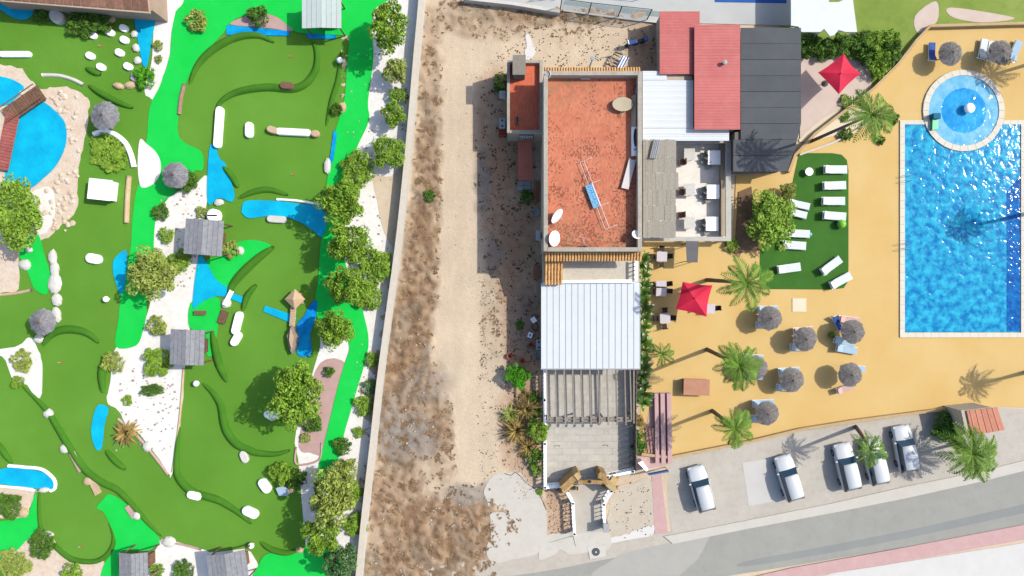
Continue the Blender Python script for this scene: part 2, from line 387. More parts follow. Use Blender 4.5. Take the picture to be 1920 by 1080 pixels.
for yy in gy:
    for xx in gx:
        wx = xx+9*noise.noise(Vector((xx*.05, yy*.05, 0)))+5*noise.noise(Vector((xx*.16, yy*.16, 3))); wy = yy+12*noise.noise(Vector((xx*.05, yy*.05, 7)))
        c = list(basec); lump = 0
        for (cx, cy, rx, ry, k, st) in ELL:
            d = ((wx-cx)/rx)**2+((wy-cy)/ry)**2
            if d < 1.5:
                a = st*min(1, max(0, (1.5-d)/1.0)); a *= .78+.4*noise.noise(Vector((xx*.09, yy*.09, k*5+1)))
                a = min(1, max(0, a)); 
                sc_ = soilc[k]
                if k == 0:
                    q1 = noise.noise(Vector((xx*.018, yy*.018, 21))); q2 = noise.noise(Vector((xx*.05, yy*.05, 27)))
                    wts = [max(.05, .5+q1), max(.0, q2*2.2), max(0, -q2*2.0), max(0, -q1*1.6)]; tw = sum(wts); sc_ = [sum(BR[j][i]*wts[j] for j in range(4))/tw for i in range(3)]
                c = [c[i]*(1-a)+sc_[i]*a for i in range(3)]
                if k == 0: lump = max(lump, a)
        rut = .05*(math.exp(-((wx-858+.02*yy)/4)**2)+math.exp(-((wx-886+.02*yy)/4)**2))
        g = 1+rut+.10*noise.noise(Vector((xx*.03, yy*.02, 9)))+.07*noise.noise(Vector((xx*.25, yy*.25, 2)))
        z = .012+.03*(.5+.5*noise.noise(Vector((xx*.08, yy*.08, 4))))+lump*.42*max(0, .15+noise.noise(Vector((xx*.06, yy*.06, 11)))+.5*noise.noise(Vector((xx*.2, yy*.2, 15))))
        if 1000 < xx < 1200 and 120 < yy < 920: z = .0
        if yy > 960 and xx > 900: z = min(z, .02)
        verts.append(((xx-960)/S, (540-yy)/S, z)); cols.append((c[0]*g, c[1]*g, c[2]*g, 1))
nx, ny = len(gx), len(gy)
faces = [(j*nx+i, (j+1)*nx+i, (j+1)*nx+i+1, j*nx+i+1) for j in range(ny-1) for i in range(nx-1)]
me = bpy.data.meshes.new('dirt_ground'); me.from_pydata(verts, [], faces); me.polygons.foreach_set('use_smooth', [True]*len(faces))
ca = me.color_attributes.new('soil', 'FLOAT_COLOR', 'POINT'); ca.data.foreach_set('color', np.array(cols, dtype=np.float32).ravel())
dirt_m = M('dirt', (.3, .3, .3), (.5, .5, .5), 3, bump=1, bscale=18)
n = dirt_m.node_tree.nodes; l = dirt_m.node_tree.links
at_ = n.new('ShaderNodeAttribute'); at_.attribute_name = 'soil'
geo = n.new('ShaderNodeNewGeometry')
def speck(scale, lo, hi, a, b):
    z_ = n.new('ShaderNodeTexNoise'); z_.inputs['Scale'].default_value = scale; z_.inputs['Detail'].default_value = 5; z_.inputs['Roughness'].default_value = .7; l.new(geo.outputs['Position'], z_.inputs['Vector'])
    r_ = n.new('ShaderNodeMapRange'); r_.inputs['From Min'].default_value = lo; r_.inputs['From Max'].default_value = hi; r_.inputs['To Min'].default_value = a; r_.inputs['To Max'].default_value = b
    l.new(z_.outputs['Fac'], r_.inputs['Value']); return r_.outputs[0]
mu = n.new('ShaderNodeMath'); mu.operation = 'MULTIPLY'; l.new(speck(3.5, .58, .78, 1, .82), mu.inputs[0]); l.new(speck(14, .3, .7, .84, 1.12), mu.inputs[1])
vm = n.new('ShaderNodeVectorMath'); vm.operation = 'SCALE'; l.new(at_.outputs['Color'], vm.inputs[0]); l.new(mu.outputs[0], vm.inputs['Scale'])
l.new(vm.outputs[0], n['Principled BSDF'].inputs['Base Color'])
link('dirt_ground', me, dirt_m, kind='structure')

# --- mini golf ground sheets
sheet('putting_green', [(-60, -60), (700, -60), (700, 300), (640, 700), (600, 1120), (-60, 1120)], .03, turf, smooth=False)
LIN = [(712, -60), (797, -60), (785, 100), (771, 250), (757, 400), (744, 500), (730, 600), (714, 720), (702, 830), (687, 960), (679, 1040), (672, 1130)]
sheet('gravel_bed', LIN+[(560, 1130), (575, 1040), (560, 860), (552, 830), (556, 800), (575, 740), (600, 650), (598, 520), (608, 400), (640, 250), (692, 100)], .05, gravel, smooth=False, rag=.08)
sheet('gravel_bed', [(268, -60), (345, -60), (345, 0), (330, 22), (322, 60), (318, 105), (305, 145), (295, 185), (280, 183), (270, 168), (284, 120), (289, 50), (290, 28), (272, 0)], .05, gravel, rag=.05)
sheet('gravel_bed', [(365, 345), (388, 330), (388, 375), (372, 480), (364, 540), (355, 620), (347, 690), (337, 800), (322, 888), (316, 888), (300, 862), (262, 815), (240, 800), (222, 770), (200, 752), (207, 715), (217, 650), (258, 645), (275, 590), (290, 530), (288, 440), (300, 395), (325, 365)], .055, gravel, rag=.06)
sheet('gravel_bed', [(262, 262), (275, 270), (292, 285), (301, 305), (299, 328), (287, 345), (270, 352), (262, 345), (258, 310)], .125, gravel)
sheet('gravel_bed', [(-40, 655), (0, 655), (35, 648), (55, 632), (70, 652), (78, 680), (78, 738), (68, 745), (50, 722), (22, 708), (5, 668), (-40, 668)], .055, gravel, rag=.05)
sheet('gravel_bed', [(280, 1062), (300, 1016), (320, 1014), (385, 1032), (405, 1036), (470, 1035), (478, 1120), (280, 1120)], .055, gravel, rag=.05)
sheet('gravel_bed', [(20, 1120), (20, 1050), (32, 1030), (50, 1005), (75, 995), (102, 1012), (118, 1045), (140, 1056), (175, 1050), (196, 1058), (200, 1120)], .055, beige_stone, rag=.08)
sheet('stone_bank', [(-40, 115), (0, 120), (40, 130), (58, 150), (75, 166), (100, 163), (132, 165), (164, 185), (165, 215), (160, 260), (150, 300), (145, 350), (142, 395), (112, 424), (90, 445), (60, 452), (35, 450), (36, 540), (0, 548), (-40, 540)], .055, beige_stone, rag=.1)
sheet('stone_bank', [(-40, 908), (0, 910), (60, 913), (63, 930), (55, 955), (45, 970), (0, 972), (-40, 970)], .055, beige_stone, rag=.06)
sheet('stone_bank', [(60, 362), (90, 350), (102, 372), (98, 420), (75, 440), (52, 400)], .075, gravel, rag=.08)
sheet('pink_paving', [(600, 680), (648, 682), (632, 750), (617, 815), (602, 852), (585, 850), (560, 838), (575, 760)], .07, pink_stone, rag=.04)
sheet('pink_paving', [(432, 46), (455, 32), (480, 25), (515, 27), (535, 38), (548, 58), (500, 52)], .075, pink_stone)
sheet('sand_patch', [(735, 330), (765, 300), (756, 400), (742, 470), (735, 462), (718, 430), (706, 370), (700, 330)], .07, sand, rag=.05)
BRT = [
 [(345, -60), (790, -60), (745, -10), (705, 15), (697, 50), (700, 110), (690, 190), (692, 225), (672, 270), (652, 312), (622, 312), (628, 250), (645, 190), (650, 130), (654, 72), (640, 66), (565, 62), (545, 52), (520, 32), (490, 25), (450, 32), (430, 45), (420, 60), (398, 84), (370, 115), (350, 152), (338, 190), (333, 230), (335, 255), (350, 270), (378, 285), (380, 318), (365, 320), (350, 340), (330, 360), (305, 380), (292, 410), (288, 460), (290, 490), (275, 540), (275, 585), (268, 620), (255, 648), (217, 650), (222, 600), (228, 540), (238, 500), (245, 465), (248, 415), (255, 360), (266, 330), (262, 290), (268, 270), (275, 262), (281, 200), (300, 160), (318, 105), (322, 60), (330, 22), (345, 0)],
 [(386, 491), (414, 480), (425, 470), (445, 455), (475, 450), (508, 460), (483, 478), (461, 499), (433, 535), (419, 542), (405, 524)],
 [(357, 568), (389, 557), (412, 562), (410, 600), (400, 662), (386, 662), (383, 622), (355, 614)],
 [(56, 444), (72, 441), (82, 474), (95, 519), (90, 547), (82, 552), (64, 541), (53, 513), (36, 474)],
 [(181, 952), (194, 936), (206, 927), (236, 944), (267, 974), (300, 1013), (280, 1032), (224, 1036), (222, 1090), (190, 1090), (194, 1060), (209, 1038), (217, 1016), (208, 988), (194, 960)],
 [(67, 924), (70, 974), (76, 994), (53, 1010), (28, 1035), (0, 1049), (-60, 1052), (-60, 976), (0, 977), (42, 969), (55, 958)],
 [(470, 1120), (485, 1060), (503, 1038), (550, 1038), (578, 1020), (595, 1010), (640, 1040), (640, 1120)],
 [(622, 310), (610, 360), (605, 430), (600, 470), (597, 520), (592, 560), (600, 605), (640, 620), (655, 650), (645, 685), (632, 730), (620, 780), (608, 830), (596, 880), (594, 905), (605, 912), (615, 887), (640, 850), (645, 815), (655, 780), (668, 735), (680, 695), (690, 655), (690, 625), (682, 590), (675, 560), (655, 520), (645, 480), (640, 440), (655, 400), (650, 330), (652, 310)],
]
for i, p_ in enumerate(BRT): sheet('bright_turf_path', p_, .09+.004*i, bright)
PONDS = [
 ([(-40, 6), (0, 8), (62, 14), (60, 28), (48, 36), (30, 35), (15, 28), (0, 18), (-40, 12)], pond_water),
 ([(62, 13), (288, 29), (288, 35), (62, 19)], pond_deep_and_shaded),  # pond strip under the eave: the roof's shade is put into its darker blue
 ([(255, 30), (289, 33), (284, 75), (276, 122), (268, 122), (262, 95), (254, 50)], pond_water),
 ([(-40, 138), (0, 143), (25, 150), (45, 165), (25, 188), (10, 197), (-40, 199)], pond_water),
 ([(40, 215), (70, 190), (88, 195), (115, 220), (124, 240), (122, 275), (105, 310), (80, 335), (58, 352), (35, 354), (12, 345), (12, 310)], pond_water),
 ([(392, 283), (402, 272), (412, 297), (424, 310), (439, 361), (436, 377), (428, 377), (410, 371), (389, 380)], pond_water),
 ([(453, 394), (461, 377), (505, 376), (539, 379), (567, 383), (600, 385), (612, 391), (612, 419), (603, 444), (586, 432), (567, 419), (539, 408), (505, 405), (469, 409), (456, 402)], pond_water),
 ([(372, 483), (386, 491), (405, 524), (428, 540), (438, 550), (458, 558), (456, 569), (442, 564), (425, 558), (405, 555), (378, 566), (361, 574)], pond_water),
 ([(493, 584), (497, 573), (548, 590), (556, 596), (552, 606), (542, 604)], pond_water),
 ([(556, 610), (570, 592), (580, 574), (594, 563), (592, 596), (582, 626), (583, 665), (558, 665), (560, 632)], pond_deep_and_shaded),
 ([(214, 486), (236, 469), (237, 502), (233, 538), (226, 552), (219, 536), (212, 510)], pond_water),
 ([(183, 760), (203, 766), (196, 795), (191, 838), (181, 843), (172, 820), (172, 795)], pond_water),
 ([(-40, 878), (0, 880), (17, 877), (72, 883), (97, 897), (100, 914), (83, 917), (0, 907), (-40, 900)], pond_water),
 ([(425, 47), (542, 58), (542, 67), (424, 65)], pond_deep_and_shaded),
 ([(574, 62), (630, 66), (630, 73), (578, 72)], pond_deep_and_shaded),
 ([(626, 243), (632, 250), (625, 300), (620, 308), (618, 300)], pond_deep_and_shaded)]
for i, (p_, m_) in enumerate(PONDS):
    sq = len(p_) <= 6
    sheet('pond', p_, .135, m_, smooth=not sq)
# --- pool area: coloured decks, lawn, car park, road
deck = M('pool_deck', C(238, 196, 116), C(246, 212, 142), .22, rough=.9, bump=.3, bscale=30, c3=C(243, 204, 128), detail=10)
sheet('pool_deck', [(1203, 452), (1375, 452), (1380, 330), (1480, 322), (1492, 290), (1530, 250), (1640, 165), (1685, 120), (1720, 75), (1745, 48), (2000, 44), (2000, 765), (1830, 762), (1700, 778), (1500, 806), (1400, 828), (1258, 860), (1250, 850), (1200, 850)], .05, deck, smooth=False)
lawn_m = M('lawn', C(136, 166, 60), C(172, 190, 92), .25, rough=.95, bump=.9, bscale=35, c3=C(120, 152, 50))
sheet('lawn', [(1480, -60), (2000, -60), (2000, 44), (1745, 46), (1718, 72), (1640, 160), (1600, 120), (1500, 112)], .03, lawn_m, rag=.05)
grass_deck = M('artificial_grass', C(62, 118, 34), C(76, 134, 42), .5, rough=.95, bump=.6, bscale=60)
sheet('artificial_lawn', [(1498, 287), (1560, 287), (1578, 290), (1588, 300), (1591, 320), (1591, 500), (1590, 528), (1582, 540), (1560, 543), (1424, 542), (1425, 470), (1440, 440), (1478, 380)], .075, grass_deck, smooth=False)
pinkgr = M('pale_pink_paving', C(228, 204, 186), C(238, 218, 202), .8, bump=.3)
sheet('pink_terrace', [(1500, 110), (1560, 104), (1630, 118), (1634, 158), (1560, 215), (1510, 252), (1500, 262)], .045, pinkgr, smooth=False)
sheet('stone_patch', [(1716, 30), (1755, 2), (1757, 40), (1722, 62)], .05, pinkgr)
sheet('stone_patch', [(1782, 14), (1880, 28), (1900, 36), (1840, 42), (1786, 32)], .05, pinkgr)
sheet('cream_slab', [(1498, 262), (1560, 212), (1618, 205), (1622, 226), (1590, 246), (1530, 262)], .07, M('cream', C(246, 230, 190), C(250, 238, 210), 1, bump=.2))
park = M('car_park_concrete', C(208, 200, 184), C(222, 214, 200), .5, bump=.5, bscale=20, c3=C(196, 184, 164), detail=9)
sheet('car_park', [(1255, 862), (1400, 830), (1500, 808), (1700, 780), (1830, 764), (2000, 770), (2000, 860), (1760, 915), (1600, 950), (1400, 985), (1262, 1012), (1252, 940)], .035, park, smooth=False, rag=.04)
sheet('pale_slab', [(1392, 868), (1452, 858), (1466, 938), (1404, 948)], .045, M('pale_concrete', C(222, 218, 210), C(230, 226, 218), 1, bump=.2), smooth=False)
asph = M('asphalt', C(176, 176, 166), C(188, 188, 176), .3, rough=.95, bump=.5, bscale=50, c3=C(168, 168, 160), detail=9)
asph2 = M('asphalt_patch', C(158, 160, 156), C(170, 172, 166), .3, rough=.95, bump=.4, bscale=50)
sheet('road', [(700, 1200), (930, 1078), (960, 1060), (1100, 1045), (1250, 1018), (1400, 985), (1560, 958), (1700, 930), (1840, 895), (2060, 840), (2060, 960), (1920, 985), (1700, 1025), (1480, 1062), (1300, 1090), (1200, 1200)], .025, asph, smooth=False)
sheet('road_patch', [(1400, 1052), (1560, 1022), (1720, 990), (1920, 945), (2040, 915), (2040, 938), (1920, 962), (1720, 1005), (1560, 1036), (1400, 1062)], .03, asph2)
sheet('pavement', [(1245, 1006), (1400, 976), (1560, 944), (1700, 912), (1840, 884), (2060, 828), (2060, 848), (1840, 903), (1700, 934), (1560, 962), (1400, 992), (1262, 1020)], .13, M('kerb_concrete', C(222, 216, 200), C(230, 224, 212), .8, bump=.3), smooth=False, thick=.13)
pinkp = M('pink_pavement', C(220, 178, 172), C(230, 192, 186), 1.0, bump=.3, bscale=14, c3=C(212, 168, 162))
sheet('pink_pavement', [(1300, 1108), (1480, 1066), (1700, 1026), (1920, 984), (2060, 955), (2060, 985), (1920, 1012), (1700, 1052), (1480, 1088), (1400, 1105), (1340, 1130)], .13, pinkp, smooth=False, thick=.13)
sheet('white_forecourt', [(1430, 1112), (1560, 1075), (1920, 1018), (2060, 995), (2060, 1200), (1400, 1200)], .02, M('pale_ground', C(236, 232, 222), C(246, 244, 238), .6, bump=.4), smooth=False)
sheet('verge', [(690, 1075), (900, 1052), (1010, 1030), (1240, 996), (1262, 1020), (1100, 1056), (900, 1090), (700, 1120)], .03, M('verge_concrete', C(208, 198, 180), C(222, 214, 198), .7, bump=.4, c3=C(198, 186, 166)), rag=.05)
sheet('concrete_patch', [(1165, 1036), (1250, 1018), (1330, 1004), (1310, 1050), (1262, 1084), (1210, 1125), (1090, 1125), (1110, 1075)], .038, M('worn_concrete', C(190, 188, 178), C(202, 198, 186), .6, bump=.4, c3=C(206, 200, 184)), smooth=False, rag=.2)
padc = M('pad_concrete', C(224, 218, 202), C(234, 228, 214), .5, bump=.3, c3=C(214, 206, 190), detail=9)
sheet('concrete_pad', [(926, 890), (946, 888), (974, 886), (984, 898), (1000, 914), (1014, 934), (1022, 952), (1026, 972), (1026, 1000), (1022, 1024), (1000, 1040), (960, 1050), (924, 1056), (912, 1030), (920, 1000), (916, 950), (908, 920)], .06, padc, rag=.05, thick=.08)
sheet('concrete_pad', [(1024, 1004), (1078, 1000), (1140, 998), (1142, 1030), (1110, 1034), (1070, 1040), (1050, 1030), (1040, 1040), (1010, 1048)], .065, padc, rag=.03, thick=.08)
sheet('concrete_pad', [(1140, 1020), (1180, 1012), (1222, 1004), (1226, 985), (1205, 990), (1170, 1003), (1142, 1010)], .055, M('bright_concrete', C(240, 236, 228), C(246, 243, 236), .8, bump=.2), rag=.05)
sheet('light_dirt', [(1150, 915), (1190, 905), (1222, 900), (1226, 990), (1140, 1012), (1142, 960)], .045, M('tan_ground', C(216, 202, 178), C(226, 214, 194), 1, bump=.6, bscale=10, c3=C(204, 186, 158)), rag=.06)
# pink path beside the car park, with its slabs
sheet('pink_path', [(1222, 893), (1240, 890), (1252, 1000), (1228, 1002)], .06, pinkp, smooth=False)
sheet('pink_path', [(1190, 852), (1212, 850), (1212, 800), (1224, 735), (1256, 735), (1260, 868), (1240, 874), (1195, 882)], .075, pinkp, smooth=False)
# ------------------------------------------------------------------ mini golf: ridges, walls, obstacles, huts, trees
RG = 'turf ridges between the mini golf holes'
def ridge(pts, label, w_=9, h=.32, mat=None):
    w_ *= 1.75; h *= 1.25
    return tag(along(pts, w_, .03, h, 'turf_ridge', mat or berm, taper=True), label, 'ridge', RG)
ridge([(514, 80), (489, 68), (461, 67), (433, 74), (406, 89), (383, 108), (367, 130), (356, 158)], 'curved turf ridge along the upper left rim of the top hole')
ridge([(586, 78), (594, 97), (594, 125), (583, 147), (567, 161), (544, 167), (503, 164), (461, 169), (433, 178), (414, 192), (405, 208)], 's-shaped turf ridge winding through the top hole past the brown block')
ridge([(81, 648), (92, 632), (111, 620), (139, 618), (167, 626), (186, 643)], 'arched turf ridge below the round thatched parasol at far left')
ridge([(198, 676), (192, 698), (194, 736)], 'short upright turf ridge beside the olive round bush')
ridge([(42, 723), (69, 748), (92, 773), (111, 804), (131, 837), (150, 866), (167, 886), (194, 905), (222, 919), (250, 947), (278, 980), (303, 1005)], 'long diagonal turf ridge running to the bright green triangle at bottom', 8)
ridge([(200, 844), (217, 863), (236, 880)], 'short diagonal turf ridge below the narrow upright pond', 7)
ridge([(337, 800), (332, 849), (333, 888), (350, 913), (372, 926), (400, 934), (419, 942), (447, 960), (472, 982)], 'turf ridge from the white gravel point to the lower capsule blocks')
ridge([(398, 620), (404, 651), (412, 684), (426, 716)], 'turf ridge just right of the lower square kiosk')
ridge([(380, 718), (400, 737), (414, 759), (420, 790), (428, 812), (444, 832), (464, 842), (483, 849), (517, 851), (544, 844)], 'long hooked turf ridge left of the big olive tree')
ridge([(514, 463), (489, 480), (461, 505), (439, 530), (428, 552)], 'diagonal turf ridge above the triangular pond', 10)
ridge([(481, 534), (464, 555), (456, 582)], 'short turf ridge left of the bar-shaped pond', 7)
ridge([(75, 919), (74, 960), (81, 997), (111, 1030), (139, 1049), (180, 1052), (205, 1035), (214, 1008), (205, 980)], 'u-shaped turf ridge round the bottom left green', 6, .22)
ridge([(489, 1016), (511, 1030), (539, 1036), (560, 1030)], 'small curved turf ridge at the bottom beside the bright green mat', 7)
ridge([(167, 160), (189, 175), (222, 192), (250, 203)], 'turf ridge continuing the pale stone arc above the round parasol', 7)
ridge([(-20, 820), (0, 836), (14, 855), (24, 868)], 'short turf ridge at the left edge above the white-rimmed pond', 7)
ridge([(419, 312), (436, 332), (447, 352)], 'turf ridge along the right side of the boot-shaped pond', 7)
ridge([(447, 372), (475, 360), (505, 356), (540, 366)], 'turf ridge over the long bent pond', 7, .24)
ridge([(612, 236), (622, 190), (634, 150), (640, 100)], 'faint turf ridge down the right edge of the top hole', 6, .2)
ridge([(162, 128), (178, 136), (190, 140)], 'tiny turf ridge under the cluster of stepping pads', 7, .3)

def brd(pts, name, label, w_, z1, mat, cat, group=None, profile='round'):
    return tag(along(pts, w_, .04, z1, name, mat, profile=profile), label, cat, group)
KB = 'white kerbs along the holes'
brd([(80, 141), (111, 142), (139, 150), (158, 160)], 'stone_kerb', 'pale stone arc kerb above the stone bank', 7, .22, stone_pale, 'kerb', KB)
brd([(177, 252), (195, 247), (215, 252), (235, 268), (246, 290), (252, 314)], 'kerb', 'white arched kerb curling round the low green mound', 10, .35, white_paint, 'kerb', KB)
brd([(17, 873), (50, 876), (80, 880), (102, 898), (104, 914), (96, 920)], 'kerb', 'white rim round the pond at the left edge', 6, .24, white_paint, 'kerb', KB)
brd([(-20, 908), (0, 911), (40, 915), (70, 920)], 'kerb', 'white rim below the pond at the left edge', 5, .24, white_paint, 'kerb', KB)
brd([(520, 374), (560, 377), (600, 384)], 'kerb', 'thin white kerb along the top of the bent pond', 5, .24, white_paint, 'kerb', KB)
brd([(243, 330), (240, 370), (238, 418)], 'stone_kerb', 'straight beige stone kerb right of the white box', 9, .35, stone_tan, 'kerb', KB)
brd([(347, 158), (340, 185), (337, 215)], 'stone_kerb', 'short brown stone kerb on the left rim of the top hole', 7, .3, M('brown_stone', C(170, 130, 108), C(196, 160, 138), 3, bump=.6), 'kerb', KB)
brd([(0, 553), (30, 550), (62, 543)], 'stone_kerb', 'thin beige kerb above the far left round parasol', 6, .22, stone_tan, 'kerb', KB)
brd([(345, 690), (340, 760), (332, 830), (324, 884)], 'stone_kerb', 'thin pale kerb on the right edge of the pointed gravel bed', 4, .2, stone_tan, 'kerb', KB)
brd([(222, 785), (262, 822), (300, 868), (316, 890)], 'stone_kerb', 'rosy kerb on the slanting edge of the pointed gravel bed', 5, .2, pink_stone, 'kerb', KB)
brd([(300, 1014), (340, 1020), (378, 1030)], 'stone_kerb', 'reddish kerb above the white bed by the bottom kiosks', 4, .2, pink_stone, 'kerb', KB)
brd([(603, 830), (598, 862), (556, 870), (556, 838)], 'stone_kerb', 'reddish kerb round the small white bed right of the lower green', 4, .18, pink_stone, 'kerb', KB)

def capsule(px, py, L, W, rz, label, name='obstacle_block', mat=None, z=.45, cat='obstacle', group='white blocks on the holes'):
    l_, w2 = L/S/2, W/S/2; pr = []
    for i in range(7): a = -math.pi/2+math.pi*i/6; pr.append(((l_-w2)+w2*math.cos(a), w2*math.sin(a)))
    for i in range(7): a = math.pi/2+math.pi*i/6; pr.append((-(l_-w2)+w2*math.cos(a), w2*math.sin(a)))
    m = MB(); n_ = len(pr); vs = []
    for (s_, z_) in ((1, 0), (1, .8), (.8, 1)):
        vs += [(x*s_ if s_ == 1 else x-math.copysign(.2*w2, x), y*s_, z_*z) for x, y in pr]
    fs = [(k*n_+i, k*n_+(i+1) % n_, (k+1)*n_+(i+1) % n_, (k+1)*n_+i) for k in range(2) for i in range(n_)]+[tuple(range(2*n_, 3*n_))]
    m.add(vs, fs); o = m.build(name, mat or white_paint); p = P(px, py, z); o.location = (p.x, p.y, .03); o.rotation_euler = (0, 0, rz)
    return tag(o, label, cat, group)
r_ = math.radians
capsule(27, 101, 60, 11, 0, 'long thin white bar at the left edge on the upper left hole', z=.3)
capsule(408, 238, 78, 14, r_(86), 'long upright white rail above the boot-shaped pond', z=.5)
capsule(466, 243, 30, 15, r_(90), 'small upright white capsule in the top hole', z=.4)
capsule(174, 485, 30, 18, r_(-12), 'white capsule left of the crescent pond', z=.4)
capsule(518, 411, 37, 13, r_(-4), 'cream capsule under the bent pond', z=.35, mat=stone_pale)
capsule(495, 912, 30, 17, r_(-55), 'white capsule tilted steeply near the blue boat shape')
capsule(468, 962, 32, 17, r_(-25), 'white capsule at the end of the lower ridge')
capsule(363, 930, 28, 15, r_(-14), 'white capsule on the ridge below the gravel point')
capsule(457, 857, 24, 14, r_(-68), 'cream stone capsule beside the hooked ridge', mat=stone_pale, z=.3)
capsule(104, 29, 30, 24, r_(-50), 'white oval boulder below the brown roof', mat=stone_pale, z=.6)
capsule(398, 404, 26, 24, r_(90), 'white rounded block tucked above the upper square kiosk', z=.8)
capsule(443, 606, 44, 14, r_(76), 'upper white bar of the zigzag rail', z=.5)
capsule(441, 636, 28, 14, r_(60), 'lower white bar of the zigzag rail', z=.5)
capsule(505, 780, 24, 13, r_(-30), 'left white bar of the v-shape below the big olive tree')
capsule(524, 776, 24, 13, r_(25), 'right white bar of the v-shape below the big olive tree')
capsule(549, 247, 66, 13, r_(-3), 'white log of the log obstacle in the top hole', z=.45)
capsule(510, 243, 22, 13, r_(-18), 'tan butt end left of the white log', mat=stone_tan, z=.5)
capsule(590, 250, 16, 13, r_(-6), 'tan butt end right of the white log', mat=stone_tan, z=.5)
capsule(537, 160, 27, 14, r_(-6), 'brown block sitting on the s-shaped ridge', mat=brown_wood, z=.6)
for (x, y, t_) in [(172, 65, 'leftmost of the top row'), (205, 60, 'middle of the top row'), (231, 52, 'topmost, nearest the brown roof'), (232, 74, 'just under the topmost one'), (223, 98, 'in the middle of the cluster'), (168, 104, 'at the left of the cluster'), (188, 125, 'lowest left of the cluster'), (239, 124, 'lowest right, beside the stones')]:
    capsule(x, y, 18, 13, r_(-25), 'white stepping pad, '+t_, name='stepping_pad', z=.28, cat='pad', group='white pads on the upper left hole')
# white box with a lid, left
bx = thing('storage_box', 'large white box standing alone on the long left hole', 'box', P(186, 357, 0))
p = P(186, 355, 1.3)
MB().box((p.x, p.y, .6), (1.95, 1.75, 1.1), r_(-6)).build('body', white_paint, bx); MB().box((p.x, p.y, 1.2), (2.1, 1.9, .12), r_(-6)).build('lid', white_paint, bx)
def ball_lamp(px, py, label):
    c = P(px, py, .5); t = thing('ball_lamp', label, 'lamp', (c.x, c.y, 0), 'round garden lamps on the holes')
    MB().lathe([(.09, .02), (.09, .25), (.14, .3)], (c.x, c.y, 0), 10).build('base', white_paint, t)
    MB().lathe([(.05, .25), (.2, .32), (.29, .5), (.26, .66), (.12, .78), (.02, .8)], (c.x, c.y, 0), 14).build('globe', white_paint, t, smooth=True)
ball_lamp(368, 719, 'white ball lamp at the start of the hooked ridge'); ball_lamp(199, 561, 'white ball lamp beside the crescent pond'); ball_lamp(637, 113, 'white ball lamp at the top right corner of the top hole'); ball_lamp(471, 1023, 'white ball lamp at the bottom next to the right kiosk')
RK = [(88, 776, 20, 18, 'white boulder on the upper part of the diagonal ridge'), (119, 842, 19, 17, 'white boulder halfway down the diagonal ridge'), (163, 903, 19, 17, 'white boulder beside the tan slab on the diagonal ridge'), (255, 968, 18, 16, 'pale boulder on the left edge of the bright green triangle'),
      (96, 482, 17, 30, 'upright white boulder on the small bright mat'), (100, 505, 17, 30, 'second white boulder down the small bright mat'), (100, 532, 26, 38, 'biggest white boulder at the tip of the small bright mat'), (104, 562, 20, 24, 'white boulder above the far left round parasol'), (103, 590, 18, 30, 'long white boulder beside the far left round parasol'), (70, 636, 20, 16, 'white boulder below the far left round parasol'),
      (44, 496, 24, 20, 'white boulder left of the small bright mat'), (52, 468, 14, 12, 'small white boulder on top of the small bright mat'), (409, 379, 20, 14, 'cream boulder at the foot of the boot-shaped pond'), (423, 568, 20, 22, 'cream boulder under the narrow bridge'), (449, 470, 14, 16, 'cream boulder right of the upper square kiosk'), (274, 838, 18, 20, 'white boulder beside the dry agave'),
      (80, 920, 22, 10, 'cream boulder under the right end of the white-rimmed pond'), (220, 160, 22, 12, 'tan boulder lowest in the row by the corner pond'), (241, 158, 22, 14, 'tan boulder in the row by the corner pond'), (250, 143, 16, 18, 'white boulder in the row by the corner pond'), (256, 112, 15, 16, 'pale boulder beside the corner pond, lower'), (253, 88, 14, 16, 'pale boulder beside the corner pond, middle'), (250, 62, 13, 16, 'pale boulder beside the corner pond, upper'),
      (205, 34, 20, 14, 'tan boulder in the dark bushes under the brown roof'), (640, 200, 18, 20, 'mossy tan boulder on the right rim of the top hole'), (613, 310, 14, 30, 'pale green boulder at the lower right of the top hole'), (561, 1033, 16, 12, 'tan boulder on the bright green mat at the bottom'), (315, 1018, 26, 20, 'white boulder at the corner above the bottom kiosks'), (40, 962, 22, 20, 'tan boulder among the stones at the bottom left'), (85, 1003, 30, 12, 'pale arched boulder beside the dark bush, bottom left')]
for (x, y, a, b_, lb) in RK: rock(x, y, a, b_, lb, stone_tan if 'tan' in lb else stone_pale, .35, R.uniform(-.3, .3), 'boulder', 'boulder', 'boulders between the holes')
for (x, y, a, b_, rz, lb) in [(176, 912, 12, 34, .45, 'tan stone slab end-on beside the white boulder on the diagonal ridge'), (143, 866, 12, 40, .5, 'rosy stone slab on the diagonal ridge'), (417, 595, 14, 24, -.3, 'brown slab left of the zigzag rail'), (244, 960, 10, 26, .6, 'rosy stone slab along the bright green triangle')]:
    p = P(x, y, .3); tag(MB().prism([(p.x+math.cos(rz)*u-math.sin(rz)*v, p.y+math.sin(rz)*u+math.cos(rz)*v) for u, v in ((-a/40, -b_/40), (a/45, -b_/42), (a/40, b_/42), (-a/44, b_/40))], .04, .28).build('stone_slab', pink_stone if 'rosy' in lb else (brown_wood if 'brown' in lb else stone_tan)), lb, 'stone slab', 'stone slabs between the holes')

# stone banks: loose stones as individual pieces along pond edge
stn = []
for i in range(150):
    a = R.random(); x = 60+R.uniform(-10, 95)-abs(a-.4)*30; y = 170+a*265
    if 130 < y: 
        inside = ((x-60)/70)**2+((y-270)/92)**2 > 1.02 and x < 158-(y-260)*.12 and x > 40
        if inside: stn.append((x, y))
m = MB()
for (x, y) in stn:
    p = G(x, y); s_ = R.uniform(.25, .6); base = len(m.v)
    m.lathe([(s_*.5, .05), (s_*.45, .14), (s_*.2, .19)], (p.x, p.y, 0), 7, jit=.2, rnd=R)
m.build('bank_stones', beige_stone, kind='stuff')

